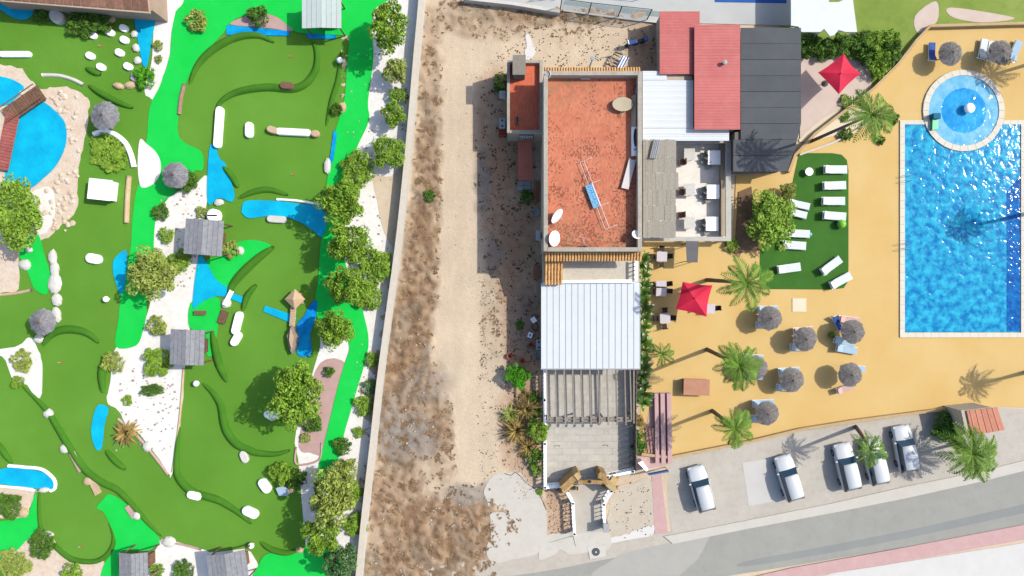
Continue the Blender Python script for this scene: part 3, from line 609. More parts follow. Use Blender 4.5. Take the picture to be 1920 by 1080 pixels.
# bridges
def plank_bridge(a, b, wpx, nplank, label, mat, name='footbridge', z=.5, rail=False):
    A, B = P(*a, z), P(*b, z); d = (B-A); L = d.length; d.normalize(); nrm = Vector((-d.y, d.x, 0)); ang = math.atan2(d.y, d.x)
    t = thing(name, label, 'bridge', ((A.x+B.x)/2, (A.y+B.y)/2, 0)); w_ = wpx/S
    me = MB().box((0, 0, 0), (L/nplank*.9, w_, .07)).mesh('plank'); me.materials.append(mat)
    for i in range(nplank):
        o = bpy.data.objects.new('plank', me); col.objects.link(o); o.parent = t; p = A+d*(L*(i+.5)/nplank); o.location = p-t.location; o.rotation_euler = (0, 0, ang)
    for s_ in (-1, 1):
        q = [A+nrm*s_*w_*.45, B+nrm*s_*w_*.45]
        MB().tube([v+Vector((0, 0, -.1)) for v in q], .06, 6).build('beam', mat, t)
        if rail: MB().tube([v+Vector((0, 0, .6)) for v in q], .05, 6).build('handrail', mat, t)
plank_bridge((12, 218), (78, 172), 30, 14, 'brown plank footbridge crossing the big cyan pond', brown_wood, rail=True)
plank_bridge((24, 212), (2, 318), 24, 18, 'reddish plank walkway at the left edge of the big cyan pond', red_tile)
plank_bridge((420, 572), (434, 545), 7, 7, 'narrow white footbridge over the triangular pond', white_paint)
plank_bridge((550, 575), (547, 612), 9, 8, 'narrow tan footbridge under the beige turret', stone_tan)
# little beige turret and the grey stone boat beside it
t = thing('mini_turret', 'beige square turret with pitched cap above the bar-shaped pond', 'obstacle', G(549, 562))
p = P(551, 561, 1.2); MB().box((p.x, p.y, .45), (1.0, 1.0, .9), r_(8)).build('tower', stone_tan, t)
MB().lathe([(.95, .9), (.5, 1.15), (.05, 1.4)], (p.x, p.y, 0), 4).build('cap', M('turret_cap', C(232, 192, 150), C(240, 206, 168), 2, bump=.4), t)
t = thing('stone_spire', 'grey pointed stone spire lying beside the blue pond', 'obstacle', G(545, 638))
p = P(545, 638, 1.0); MB().prism([(p.x-.45, p.y+.4), (p.x, p.y+1.4), (p.x+.5, p.y+.3), (p.x+.3, p.y-.7), (p.x, p.y-1.3), (p.x-.3, p.y-.6)], .05, .7).build('body', M('spire_stone', C(160, 150, 146), C(196, 176, 156), 2, bump=.8), t)
MB().prism([(p.x-.05, p.y+1.0), (p.x+.25, p.y+.2), (p.x+.05, p.y-.8), (p.x-.15, p.y)], .7, 1.0).build('crest', stone_tan, t)
t = thing('toy_boat', 'light blue toy boat at the right edge of the lower hole', 'boat', G(529, 922))
p = P(530, 922, .7); bm_ = MB(); bm_.prism([(p.x-.7, p.y+.25), (p.x-.3, p.y+.5), (p.x+.4, p.y+.3), (p.x+.75, p.y-.1), (p.x+.3, p.y-.45), (p.x-.4, p.y-.4)], .05, .55); bm_.build('hull', M('boat_blue', C(180, 210, 232), C(196, 222, 240), 2), t)
MB().box((p.x+.75, p.y+.1, .55), (.5, .4, .5), .2).build('cabin', stone_tan, t)
# thatched parasols and square kiosks
def thatch_canopy(cx, cy, r, z0, z1, seg=28, ragg=.06):
    m = MB(); rings = 5; vs = []; fs = []
    for j in range(rings):
        f0, f1 = 1-j/rings*.92, 1-(j+1.25)/rings*.92; f1 = max(f1, .03)
        za = z0+(z1-z0)*(1-f0)+.03; zb_ = z0+(z1-z0)*(1-f1)+.05
        for k in range(seg):
            a0 = 2*math.pi*(k+.06)/seg+j*.4; a1 = 2*math.pi*(k+.98)/seg+j*.4; ro = r*f0*(1+R.uniform(-ragg, ragg)); ri = r*f1; o = len(vs); dz = R.uniform(-.03, .03)
            vs += [(cx+ro*math.cos(a0), cy+ro*math.sin(a0), za+dz), (cx+ro*math.cos(a1), cy+ro*math.sin(a1), za+dz), (cx+ri*math.cos(a1), cy+ri*math.sin(a1), zb_), (cx+ri*math.cos(a0), cy+ri*math.sin(a0), zb_)]; fs.append((o, o+1, o+2, o+3))
    o = len(vs); vs += [(cx+r*.94*math.cos(2*math.pi*k/seg), cy+r*.94*math.sin(2*math.pi*k/seg), z0) for k in range(seg)]+[(cx, cy, z1)]
    fs += [(o+k, o+(k+1) % seg, o+seg) for k in range(seg)]
    m.add(vs, fs); return m
def thatch_parasol(px, py, rpx, label, z=2.4, group='thatched parasols on the mini golf'):
    c = P(px, py, z); r = rpx/S*(H-z)/H; t = thing('thatched_parasol', label, 'parasol', (c.x, c.y, 0), group)
    MB().tube([(c.x, c.y, 0), (c.x, c.y, z-.1)], .07, 8).build('pole', brown_wood, t); thatch_canopy(c.x, c.y, r, z-.45, z+.1).build('canopy', thatch, t)
    MB().lathe([(.12, 0), (.1, .12), (.03, .2)], (c.x, c.y, z+.08), 8).build('finial', brown_wood, t)
thatch_parasol(192, 215, 27, 'round grey thatched parasol above the white arched kerb'); thatch_parasol(325, 327, 25, 'round grey thatched parasol on the bright green path'); thatch_parasol(74, 604, 25, 'round grey thatched parasol at far left among white boulders')
def kiosk(px, py, wpx, hpx, rz, label, z=2.5, mat=None, name='kiosk', nb=8, rise=.35):
    c = P(px, py, z); a, b = wpx/S*(H-z)/H/2, hpx/S*(H-z)/H/2; mt = mat or kiosk_roof
    t = thing(name, label, 'kiosk', (c.x, c.y, 0)); T = Matrix.Translation(c) @ Matrix.Rotation(rz, 4, 'Z')
    def pt(x, y, zz): return T @ Vector((x, y, zz))
    me_n = nb
    for i in range(me_n):      # roof boards, running across, on two slopes
        x0, x1 = -a+2*a*i/me_n+.015, -a+2*a*(i+1)/me_n-.015
        z0, z1 = rise*(1-abs(x0)/a), rise*(1-abs(x1)/a)
        m = MB(); jj = R.uniform(0, .03)
        m.add([pt(x0, -b, z0+jj), pt(x1, -b, z1+jj), pt(x1, b, z1+jj), pt(x0, b, z0+jj), pt(x0, -b, z0-.06), pt(x1, -b, z1-.06), pt(x1, b, z1-.06), pt(x0, b, z0-.06)], [(0, 1, 2, 3), (7, 6, 5, 4), (4, 5, 1, 0), (5, 6, 2, 1), (6, 7, 3, 2), (7, 4, 0, 3)])
        m.build('roof_board', mt, t)
    for sx_ in (-1, 1):
        for sy_ in (-1, 1):
            q = pt(sx_*a*.85, sy_*b*.85, 0); MB().tube([(q.x, q.y, 0), (q.x, q.y, z+.02)], .07, 6).build('post', brown_wood, t)
    q0 = pt(0, 0, 0); MB().box((q0.x, q0.y, .5), (a*1.1, b*.8, .9), rz).build('counter', brown_wood, t)
kr2 = M('kiosk_boards', C(146, 148, 152), C(184, 184, 186), 3, rough=.9, bump=.5, obj=.07)
kiosk(382, 445, 72, 66, r_(-4), 'upper square kiosk with grey boarded roof in the white gravel', mat=kr2); kiosk(351, 651, 64, 66, r_(-2), 'lower square kiosk with grey boarded roof beside the zigzag rail', mat=kr2)
kiosk(250, 1064, 54, 56, r_(1), 'left of the two grey roofed kiosks at the bottom edge', mat=kr2); kiosk(427, 1066, 74, 60, r_(8), 'right of the two grey roofed kiosks at the bottom edge', mat=kr2)
kiosk(603, 22, 74, 62, r_(0), 'pale roofed kiosk by the top edge of the mini golf', mat=M('pale_boards', C(208, 222, 214), C(222, 232, 226), 2, obj=.05), rise=.15)
# brown roof at the very top left
t = thing('clubhouse', 'long brown tiled roof along the top left edge', 'building', G(150, -20))
q = [P(-40, -60, 3), P(270, -60, 3), P(280, 24, 3), P(-40, -2, 3)]
bw = MB(); bw.prism([(v.x*.985, v.y*1.0) for v in [q[0], q[1], q[2]-Vector((.3, -.3, 0)), q[3]+Vector((0, .3, 0))]], 0, 2.7); bw.build('wall', M('club_wall', C(190, 160, 140), C(206, 178, 158), 1), t)
MB().prism([(v.x, v.y) for v in q], 2.72, 2.86).build('eave', M('eave_beige', C(206, 178, 150), C(220, 196, 170), 1), t)
rt = M('brown_roof_tile', C(128, 88, 72), C(168, 124, 100), 3, bump=.5, obj=.2)
for k in range(2):
    for i in range(20):
        u0, u1 = i/20, (i+1)/20-.006
        def ed(u, v): a_ = q[0].lerp(q[1], u); b2 = q[3].lerp(q[2], u); return a_.lerp(b2, v)
        v0, v1 = (.35, .66) if k == 0 else (.665, .955)
        pr = [ed(u0, v0), ed(u1, v0), ed(u1, v1), ed(u0, v1)]
        MB().prism([(v.x, v.y) for v in pr], 2.87, 2.99-k*.05).build('roof_tile', rt, t)
# flat orange mark plates (holes' cups)
for (x, y, lb) in [(190, 87, 'tiny cup marker amid the white pads'), (547, 107, 'tiny cup marker in the top hole'), (115, 679, 'tiny cup marker in the round left green'), (152, 1023, 'tiny cup marker in the bottom left green'), (550, 328, 'tiny cup marker above the bent pond'), (379, 586, 'small brown bench on the middle bright mat')]:
    p = G(x, y)
    if 'bench' in lb:
        b_ = thing('bench', lb, 'bench', p); MB().box((p.x, p.y, .42), (1.1, .4, .06)).build('seat', brown_wood, b_)
        for s_ in (-.4, .4): MB().box((p.x+s_, p.y, .2), (.08, .34, .38)).build('leg', brown_wood, b_)
    else:
        t = thing('hole_cup', lb, 'hole cup', p, 'cups of the mini golf holes'); MB().lathe([(.12, .03), (.12, .05), (.08, .055), (.07, .035)], (p.x, p.y, 0), 12).build('rim', M('cup_red', C(190, 90, 40)), t); MB().tube([(p.x, p.y, .03), (p.x, p.y, .5)], .012, 5).build('flagpole', white_paint, t)

# boundary wall between golf and dirt lane
wl = thing('boundary_wall', 'long white boundary wall between the mini golf and the dirt lane', 'wall', G(740, 500))
wp = [(793, -60), (790, 0), (781, 100), (768, 250), (753, 400), (741, 500), (727, 600), (711, 720), (699, 830), (684, 960), (676, 1040), (668, 1130)]
along(wp, 8.5, 0, 1.25, 'masonry', wall_white, wl, profile='wall', k=3); along(wp, 11, 1.25, 1.33, 'coping', M('coping', C(232, 220, 198), C(242, 232, 214), 2, bump=.4), wl, profile='wall', k=3)

# trees and shrubs of the mini golf
TG = 'trees of the mini golf'
tree(30, 400, 62, 4.4, 'dense green tree at the left edge below the big cyan pond', leaf_g, seed=0, squash=1.3)
tree(285, 512, 58, 4.2, 'broad olive green tree above the small bright mat and crescent pond', leaf_y, seed=1)
tree(558, 742, 60, 6.4, 'big olive tree casting a dark shadow on the hooked ridge hole', leaf_g, seed=2, squash=1.2, base=(556, 736))
tree(640, 378, 52, 5.6, 'green tree over the right end of the bent pond', leaf_g, seed=1)
tree(655, 455, 48, 5.4, 'green tree below the bent pond beside the wall', leaf_g, seed=0)
tree(652, 535, 46, 5.2, 'green tree over the bright path above the pink stones', leaf_g, seed=2)
tree(628, 618, 44, 5.0, 'green tree right of the deep blue pond', leaf_g, seed=1)
tree(730, 52, 44, 5.4, 'tall shrub tree by the wall at the top edge', leaf_g, seed=2, squash=1.3)
tree(740, 135, 32, 2.8, 'pale green tree by the wall beside the dark path shade', leaf_y, seed=0)
tree(738, 215, 30, 2.6, 'green tree by the wall level with the log obstacle', leaf_g, seed=1)
tree(728, 285, 40, 2.8, 'green tree at the narrow spot between wall and path', leaf_g, seed=0)
tree(622, 930, 54, 5.8, 'olive tree at lower right beside the dark shadow', leaf_y, seed=1, squash=1.2)
tree(605, 1000, 44, 5.0, 'tree near the bottom edge over the bright green mat', leaf_g, seed=0)
tree(640, 1050, 40, 4.4, 'blue-green tree at the bottom edge by the wall', leaf_bl, seed=2)
tree(650, 880, 30, 3.0, 'light olive tree where the bright path ends', leaf_y, seed=0)
SG = 'shrubs of the mini golf'
for (x, y, r, h, mt, lb) in [(272, 145, 22, 1.1, leaf_b, 'bright green round shrub below the corner pond'), (368, 37, 22, 1.2, leaf_y, 'olive shrub on the bright path at top'), (485, 30, 21, 1.3, leaf_d, 'dark shrub on the pink rocks at top'), (205, 288, 36, .6, leaf_g, 'low green mound inside the white arched kerb'),
    (348, 338, 24, 1.2, leaf_d, 'dark shrub right of the middle round parasol'), (300, 397, 17, .9, leaf_d, 'small dark shrub left of the upper gravel'), (311, 440, 16, .8, leaf_g, 'small green shrub left of the upper kiosk'), (334, 490, 24, 1.2, leaf_g, 'green shrub below the upper kiosk'), (378, 398, 12, .6, leaf_y, 'tiny olive shrub above the upper kiosk'),
    (432, 468, 18, .9, leaf_y, 'olive shrub between the upper kiosk and bright mat'), (213, 681, 21, 1.1, leaf_y, 'olive round bush at the left tip of the gravel'), (293, 610, 20, 1.3, leaf_y, 'yellowish round bush above the lower kiosk'), (296, 678, 30, 1.1, leaf_g, 'rosette bush left of the lower kiosk'), (285, 732, 24, .7, leaf_d, 'flat dark shrub in the white gravel'),
    (238, 751, 11, .4, leaf_g, 'tiny shrub in the white gravel'), (40, 676, 22, 1.0, leaf_y, 'shrub in the small white bed at far left'), (34, 716, 13, .8, leaf_g, 'lower shrub in the small white bed at far left'), (290, 22, 8, .5, leaf_d, 'tiny dark shrub on the white strip at top'), (296, 86, 10, .6, leaf_y, 'small shrub on the white strip beside the corner pond'), (297, 110, 8, .5, leaf_y, 'smallest shrub on the white strip beside the corner pond'),
    (150, 42, 30, 1.3, leaf_d, 'dark bush under the brown roof, left'), (185, 40, 24, 1.2, leaf_d, 'dark bush under the brown roof, right'), (75, 28, 16, .9, leaf_d, 'dark bush between the corner ponds'), (526, 888, 24, 1.6, leaf_g, 'shrub with pale middle above the toy boat'), (556, 898, 20, 1.6, leaf_d, 'dark shrub right of the toy boat'), (641, 838, 18, 1.1, leaf_d, 'dark shrub on the lower bright path'),
    (583, 790, 22, 1.2, leaf_d, 'dark shrub at the lower right of the big olive tree'), (617, 697, 11, .8, leaf_d, 'small dark shrub on the pink stones'), (573, 822, 10, .5, leaf_y, 'small shrub in the white bed by the lower green'), (697, 675, 15, .8, leaf_g, 'small shrub by the wall, uppermost of the column'), (692, 726, 15, .7, leaf_bl, 'small shrub by the wall, second of the column'), (681, 762, 20, .9, leaf_g, 'largest shrub by the wall, third of the column'),
    (671, 812, 11, .5, leaf_g, 'small shrub by the wall, fourth of the column'), (630, 205, 12, .9, leaf_d, 'dark shrub on the right rim of the top hole'), (15, 950, 28, 1.1, leaf_d, 'dark bush in the stones at the left edge'), (78, 1022, 26, 1.0, leaf_d, 'dark bush under the arched boulder, bottom left'), (25, 1062, 34, .7, leaf_y, 'yellowish ground shrub in the bottom left corner'), (135, 1076, 22, .9, leaf_g, 'green shrub at the bottom edge among beige stones'),
    (294, 1072, 14, .8, leaf_g, 'small green shrub right of the left bottom kiosk'), (345, 1070, 20, .9, leaf_d, 'dark shrub between the two bottom kiosks'), (700, 495, 34, 1.8, leaf_g, 'loose shrub hanging towards the wall beside the gravel'), (690, 555, 30, 1.6, leaf_g, 'loose shrub by the wall above the path bulge'), (670, 320, 34, 1.8, leaf_g, 'loose shrub beside the upper bright path'), (655, 920, 26, 1.5, leaf_g, 'shrub between the lower tree and the wall'), (667, 985, 24, 1.4, leaf_g, 'shrub by the wall near the bottom'), (748, 180, 18, 1.2, leaf_g, 'small shrub by the wall in the upper gap')]:
    bush(x, y, r, h, lb, mt, group=SG, squash=.45 if 'flat dark' in lb else 1.0)
agave(237, 812, 32, 'dry straw coloured agave beside the upright pond', dry_leaf, name='dry_agave', n=70, wd=.07)
for k in range(36):
    pass
gb = MB()
for k in range(420):      # small plants and dark stones in the gravel beds
    x, y = R.choice([(R.uniform(300, 380), R.uniform(350, 540)), (R.uniform(215, 335), R.uniform(690, 850)), (R.uniform(640, 770), R.uniform(90, 520)), (R.uniform(655, 700), R.uniform(640, 1000))])
    if 600 < x and (x > 790-.11*y or x < 660 and y > 650): continue
    p = G(x, y); s_ = R.uniform(.04, .12); gb.lathe([(s_, .05), (s_*.8, .05+s_*.7), (s_*.2, .05+s_)], (p.x, p.y, 0), 5, jit=.3, rnd=R)
gb.build('gravel_stones', M('grey_stone', C(170, 160, 146), C(210, 200, 186), 3, isl=.3), kind='stuff')
# ------------------------------------------------------------------ the houses in the middle
plaster = M('plaster', C(214, 200, 176), C(228, 216, 196), 1.2, bump=.4, c3=C(198, 182, 156))
cope = M('old_coping', C(188, 178, 160), C(214, 206, 190), 1.6, bump=.6, bscale=14, c3=C(160, 148, 130))
# terracotta deck with small tiles in rows: brick pattern + worn dark tiles
def terracotta(name, c1, c2, cm, grow, worn=True):
    m = M(name, c1, c2, .6, rough=.85); n = m.node_tree.nodes; l = m.node_tree.links; b = n['Principled BSDF']
    old = b.inputs['Base Color'].links[0].from_socket; geo = n.new('ShaderNodeNewGeometry')
    bk = n.new('ShaderNodeTexBrick'); bk.inputs['Scale'].default_value = 1; bk.inputs['Brick Width'].default_value = .28; bk.inputs['Row Height'].default_value = .135; bk.inputs['Mortar Size'].default_value = .008
    bk.inputs['Color1'].default_value = (.86, .86, .86, 1); bk.inputs['Color2'].default_value = (1.12, 1.12, 1.12, 1); bk.inputs['Mortar'].default_value = (.78, .8, .82, 1); bk.offset = .5
    mp = n.new('ShaderNodeMapping'); mp.inputs['Rotation'].default_value = (0, 0, math.pi/2); l.new(geo.outputs['Position'], mp.inputs['Vector']); l.new(mp.outputs[0], bk.inputs['Vector'])
    mul = n.new('ShaderNodeMix'); mul.data_type = 'RGBA'; mul.blend_type = 'MULTIPLY'; mul.inputs['Factor'].default_value = 1; l.new(old, mul.inputs['A']); l.new(bk.outputs['Color'], mul.inputs['B'])
    out = mul.outputs['Result']
    if worn:      # tiles gone dark, picked tile by tile, in patches
        sn = n.new('ShaderNodeVectorMath'); sn.operation = 'SNAP'; sn.inputs[1].default_value = (.11, .13, 10); l.new(geo.outputs['Position'], sn.inputs[0])
        wn = n.new('ShaderNodeTexWhiteNoise'); wn.noise_dimensions = '2D'; l.new(sn.outputs[0], wn.inputs['Vector'])
        pn = n.new('ShaderNodeTexNoise'); pn.inputs['Scale'].default_value = .55; pn.inputs['Detail'].default_value = 5; l.new(geo.outputs['Position'], pn.inputs['Vector'])
        sp = n.new('ShaderNodeSeparateXYZ'); l.new(geo.outputs['Position'], sp.inputs[0])
        gr = n.new('ShaderNodeMapRange'); gr.inputs['From Min'].default_value = 18; gr.inputs['From Max'].default_value = 4; gr.inputs['To Min'].default_value = -.08; gr.inputs['To Max'].default_value = .1; l.new(sp.outputs['Y'], gr.inputs['Value'])
        ad = n.new('ShaderNodeMath'); ad.operation = 'ADD'; l.new(pn.outputs['Fac'], ad.inputs[0]); l.new(gr.outputs[0], ad.inputs[1])
        mr = n.new('ShaderNodeMapRange'); mr.inputs['From Min'].default_value = .44; mr.inputs['From Max'].default_value = .7; mr.inputs['To Min'].default_value = 0; mr.inputs['To Max'].default_value = .55; l.new(ad.outputs[0], mr.inputs['Value'])
        gt = n.new('ShaderNodeMath'); gt.operation = 'LESS_THAN'; l.new(wn.outputs['Value'], gt.inputs[0]); l.new(mr.outputs[0], gt.inputs[1])
        f2 = n.new('ShaderNodeMath'); f2.operation = 'MULTIPLY'; l.new(gt.outputs[0], f2.inputs[0]); f2.inputs[1].default_value = .58
        mx = n.new('ShaderNodeMix'); mx.data_type = 'RGBA'; l.new(f2.outputs[0], mx.inputs['Factor']); l.new(out, mx.inputs['A']); mx.inputs['B'].default_value = (*cm, 1); out = mx.outputs['Result']
        # lichen and dust towards the south end
        g2 = n.new('ShaderNodeMapRange'); g2.inputs['From Min'].default_value = 7.5; g2.inputs['From Max'].default_value = 3.0; g2.inputs['To Min'].default_value = 0; g2.inputs['To Max'].default_value = .55; l.new(sp.outputs['Y'], g2.inputs['Value'])
        p3 = n.new('ShaderNodeTexNoise'); p3.inputs['Scale'].default_value = 1.3; p3.inputs['Detail'].default_value = 7; l.new(geo.outputs['Position'], p3.inputs['Vector'])
        r3 = n.new('ShaderNodeMapRange'); r3.inputs['From Min'].default_value = .4; r3.inputs['From Max'].default_value = .62; l.new(p3.outputs['Fac'], r3.inputs['Value'])
        vd = n.new('ShaderNodeVectorMath'); vd.operation = 'DISTANCE'; l.new(geo.outputs['Position'], vd.inputs[0]); vd.inputs[1].default_value = (4.2, 18.6, 5.7)
        gd = n.new('ShaderNodeMapRange'); gd.inputs['From Min'].default_value = 4.2; gd.inputs['From Max'].default_value = 1.5; gd.inputs['To Max'].default_value = .6; l.new(vd.outputs['Value'], gd.inputs['Value'])
        gm_ = n.new('ShaderNodeMath'); gm_.operation = 'MAXIMUM'; l.new(g2.outputs[0], gm_.inputs[0]); l.new(gd.outputs[0], gm_.inputs[1]); g2 = gm_
        f3 = n.new('ShaderNodeMath'); f3.operation = 'MULTIPLY'; l.new(g2.outputs[0], f3.inputs[0]); l.new(r3.outputs[0], f3.inputs[1])
        m3 = n.new('ShaderNodeMix'); m3.data_type = 'RGBA'; l.new(f3.outputs[0], m3.inputs['Factor']); l.new(out, m3.inputs['A']); m3.inputs['B'].default_value = (*grow, 1); out = m3.outputs['Result']
    l.new(out, b.inputs['Base Color']); return m
deckm = terracotta('terracotta_deck', C(220, 128, 95), C(238, 152, 114), C(104, 58, 46), C(168, 134, 96))
deckm2 = terracotta('terracotta_annex', C(236, 118, 84), C(248, 134, 98), C(110, 60, 50), C(150, 110, 90), worn=False)

def wpoly(pts, z): return [(P(x, y, z).x, P(x, y, z).y) for x, y in pts]
ZT = 6.6; ZD = 5.7
house = thing('main_house', 'tall flat roofed house with terracotta roof deck, dishes and orange tiled eaves', 'house', G(1110, 330))
outer = wpoly([(1020, 134), (1203, 134), (1203, 471), (1018, 471)], ZT)
x0, x1 = outer[0][0], outer[1][0]; y0, y1 = outer[2][1], outer[0][1]; tW = .30
MB().box(((x0+x1)/2, (y0+y1)/2, ZD/2-.06), (x1-x0, y1-y0, ZD-.12)).build('wall', plaster, house)
MB().box(((x0+x1)/2, (y0+y1)/2, ZD-.03), (x1-x0-.02, y1-y0-.02, .06)).build('roof_deck', deckm, house)
for nm, c, d in [('parapet', ((x0+tW/2), (y0+y1)/2), (tW, y1-y0)), ('parapet', ((x1-tW/2), (y0+y1)/2), (tW, y1-y0)), ('parapet', ((x0+x1)/2, y1-tW/2), (x1-x0-2*tW, tW)), ('parapet', ((x0+x1)/2, y0+tW/2), (x1-x0-2*tW, tW))]:
    pa = MB().box((*c, (ZT+ZD)/2), (*d, ZT-ZD)).build(nm, plaster, house); cp = MB().box((*c, ZT+.03), (d[0]+.05*(d[0] < 1), d[1]+.05*(d[1] < 1), .06)).build('coping', cope, pa)
# barrel roof tiles, each its own piece
otile = M('orange_roof_tile', C(236, 174, 104), C(248, 198, 132), 4, rough=.85, bump=.4, obj=.16)
def barrel(L, r):
    m = MB(); vs = []; fs = []; k = 6
    for (x, s_) in ((0, 1.08), (L, .9)):
        for i in range(k+1): a = math.pi*i/k; vs.append((math.cos(a)*r*s_, -x, math.sin(a)*r*s_))
        for i in range(k+1): a = math.pi*i/k; vs.append((math.cos(a)*r*s_*.82, -x, math.sin(a)*r*s_*.82-.005))
    q = k+1
    fs += [(i, i+1, 2*q+i+1, 2*q+i) for i in range(k)]+[(q+i, 3*q+i, 3*q+i+1, q+i+1) for i in range(k)]+[(2*q+i, 2*q+i+1, 3*q+i+1, 3*q+i) for i in range(k)]
    me = m.add(vs, fs).mesh('roof_tile'); me.materials.append(otile); return me
def tile_field(px0, px1, py0, py1, z, cols_, rows, slope, parent, flip=False):
    A = P(px0, py0, z); B = P(px1, py1, z); pw = (B.x-A.x)/cols_; L = (A.y-B.y)/rows; me = barrel(L*1.12, pw*.43)
    for i in range(cols_):
        for j in range(rows):
            o = bpy.data.objects.new('roof_tile', me); col.objects.link(o); o.parent = parent
            y = A.y-j*L; zz = z-slope*j*L
            if flip: y = B.y+j*L
            o.location = Vector((A.x+(i+.5)*pw+R.uniform(-.008, .008), y, zz+.02*(j % 2)*0+.015))-parent.location; o.rotation_euler = (math.atan(slope)*(1 if not flip else 1), 0, R.uniform(-.02, .02)+(math.pi if flip else 0))
    zc = z-.06-slope*abs(A.y-B.y)/2
    mm = MB(); sg = -1 if flip else 1; ya, yb = (A.y, B.y) if not flip else (B.y, A.y)
    mm.add([(A.x, ya, z-.03), (B.x, ya, z-.03), (B.x, yb, z-.03-slope*abs(A.y-B.y)), (A.x, yb, z-.03-slope*abs(A.y-B.y)), (A.x, ya, z-.12), (B.x, ya, z-.12), (B.x, yb, z-.12-slope*abs(A.y-B.y)), (A.x, yb, z-.12-slope*abs(A.y-B.y))], [(0, 1, 2, 3), (7, 6, 5, 4), (0, 4, 5, 1), (1, 5, 6, 2), (2, 6, 7, 3), (3, 7, 4, 0)])
    mm.build('tile_bed', M('tile_bed', C(168, 104, 56), C(186, 122, 70), 3), parent)
tile_field(1020, 1201, 126.5, 136, 6.0, 36, 1, .3, house, flip=True)
tile_field(1021, 1204, 472.5, 488.5, 5.6, 33, 2, .35, house)
tile_field(1021, 1055.5, 489, 533, 4.6, 6, 5, .28, house)
# lower storey behind the balcony
q = wpoly([(1020, 488), (1199, 488), (1199, 531), (1020, 531)], 3.3)
fl = MB(); fl.prism(wpoly([(1019, 470), (1199, 470), (1199, 531), (1019, 531)], 3.3), 0, 3.2); fl.build('lower_wall', plaster, house)
MB().prism(wpoly([(1052, 478), (1197, 478), (1197, 530), (1052, 530)], 3.25), 3.2, 3.26).build('balcony_floor', M('balcony_floor', C(226, 216, 196), C(236, 228, 212), 1, bump=.3, c3=C(206, 186, 150)), house)
MB().prism(wpoly([(1020, 490), (1054, 490), (1054, 532), (1020, 532)], 4.3), 3.2, 4.1).build('stair_wall', plaster, house)
MB().prism(wpoly([(1053, 525.5), (1190, 524), (1190, 530), (1053, 531)], 3.8), 3.26, 3.8).build('balcony_parapet', white_paint, house)

def balustrade(pts, z0, h, label, nper=.33, group='white balustrades', posts=True, wd=.16, lab=None, base=True):
    """pts: photo points of the rail top"""
    q = [P(x, y, z0+h) for x, y in pts]; t = thing('balustrade', label, 'balustrade', ((q[0].x+q[-1].x)/2, (q[0].y+q[-1].y)/2, z0), group)
    bm0 = MB().lathe([(.05, 0), (.07, h*.18), (.035, h*.38), (.06, h*.6), (.04, h*.8), (.055, h*.88)], seg=7).mesh('baluster'); bm0.materials.append(white_paint)
    for a, b in zip(q[:-1], q[1:]):
        d = b-a; d.z = 0; L = d.length; ang = math.atan2(d.y, d.x); c = (a+b)/2
        MB().box((c.x, c.y, z0+h-.05), (L+.04, wd+.06, .1), ang).build('top_rail', white_paint, t); MB().box((c.x, c.y, z0+.06), (L, wd+.04, .12), ang).build('bottom_rail', white_paint, t)
        n_ = max(2, int(L/nper))
        for i in range(n_):
            p = a.lerp(b, (i+.5)/n_); o = bpy.data.objects.new('baluster', bm0); col.objects.link(o); o.parent = t; o.location = Vector((p.x, p.y, z0+.02))-t.location; o.scale = (1, 1, .97)
    if posts:
        for p in q:
            MB().box((p.x, p.y, z0+(h+.06)/2), (wd+.1, wd+.1, h+.06)).build('post', white_paint, t)
            MB().lathe([(.09, 0), (.1, .06), (.03, .12)], (p.x, p.y, z0+h+.06), 10).build('finial', M('iron', C(50, 48, 46), C(60, 58, 56), 4), t)
    return t
balustrade([(1193, 487), (1193, 527)], 3.26, .8, 'white balustrade along the balcony beside the banana plants', posts=False, wd=.12)
# white panel roof
roof2 = thing('terrace_roof', 'bright white panel roof of the front terrace', 'roof', G(1108, 610))
MB().prism(wpoly([(1020, 533), (1196, 533), (1196, 686), (1020, 686)], 3.3), 0, 3.28).build('wall', plaster, roof2)
wpanel = M('white_roof_panel', (.40, .43, .44), (.44, .465, .47), .8, rough=.5, bump=.1, obj=.015, c3=(.41, .425, .43), spec=.4)
A_, B_ = P(1014.5, 530, 3.5), P(1200.5, 691, 3.5); npn = 16; pw = (B_.x-A_.x)/npn
for i in range(npn):
    xa = A_.x+i*pw+.012; xb = A_.x+(i+1)*pw-.012
    m = MB(); m.box(((xa+xb)/2, (A_.y+B_.y)/2, 3.46), (xb-xa, A_.y-B_.y, .08)); o_ = m.build('roof_panel', wpanel, roof2)
    MB().box((xb+.005, (A_.y+B_.y)/2, 3.515), (.035, A_.y-B_.y, .03)).build('seam', M('seam', C(196, 204, 206), C(204, 210, 212), 2), o_)
MB().box(((A_.x+B_.x)/2, B_.y-.05, 3.42), (B_.x-A_.x+.05, .1, .14)).build('gutter', M('gutter_grey', C(170, 172, 170), C(190, 190, 188), 3, rough=.5), roof2)
MB().box(((A_.x+B_.x)/2, (A_.y+B_.y)/2, 3.36), (B_.x-A_.x-.1, A_.y-B_.y-.1, .1)).build('underlay', M('seam_dark', C(90, 92, 92), C(100, 100, 98), 2), roof2)

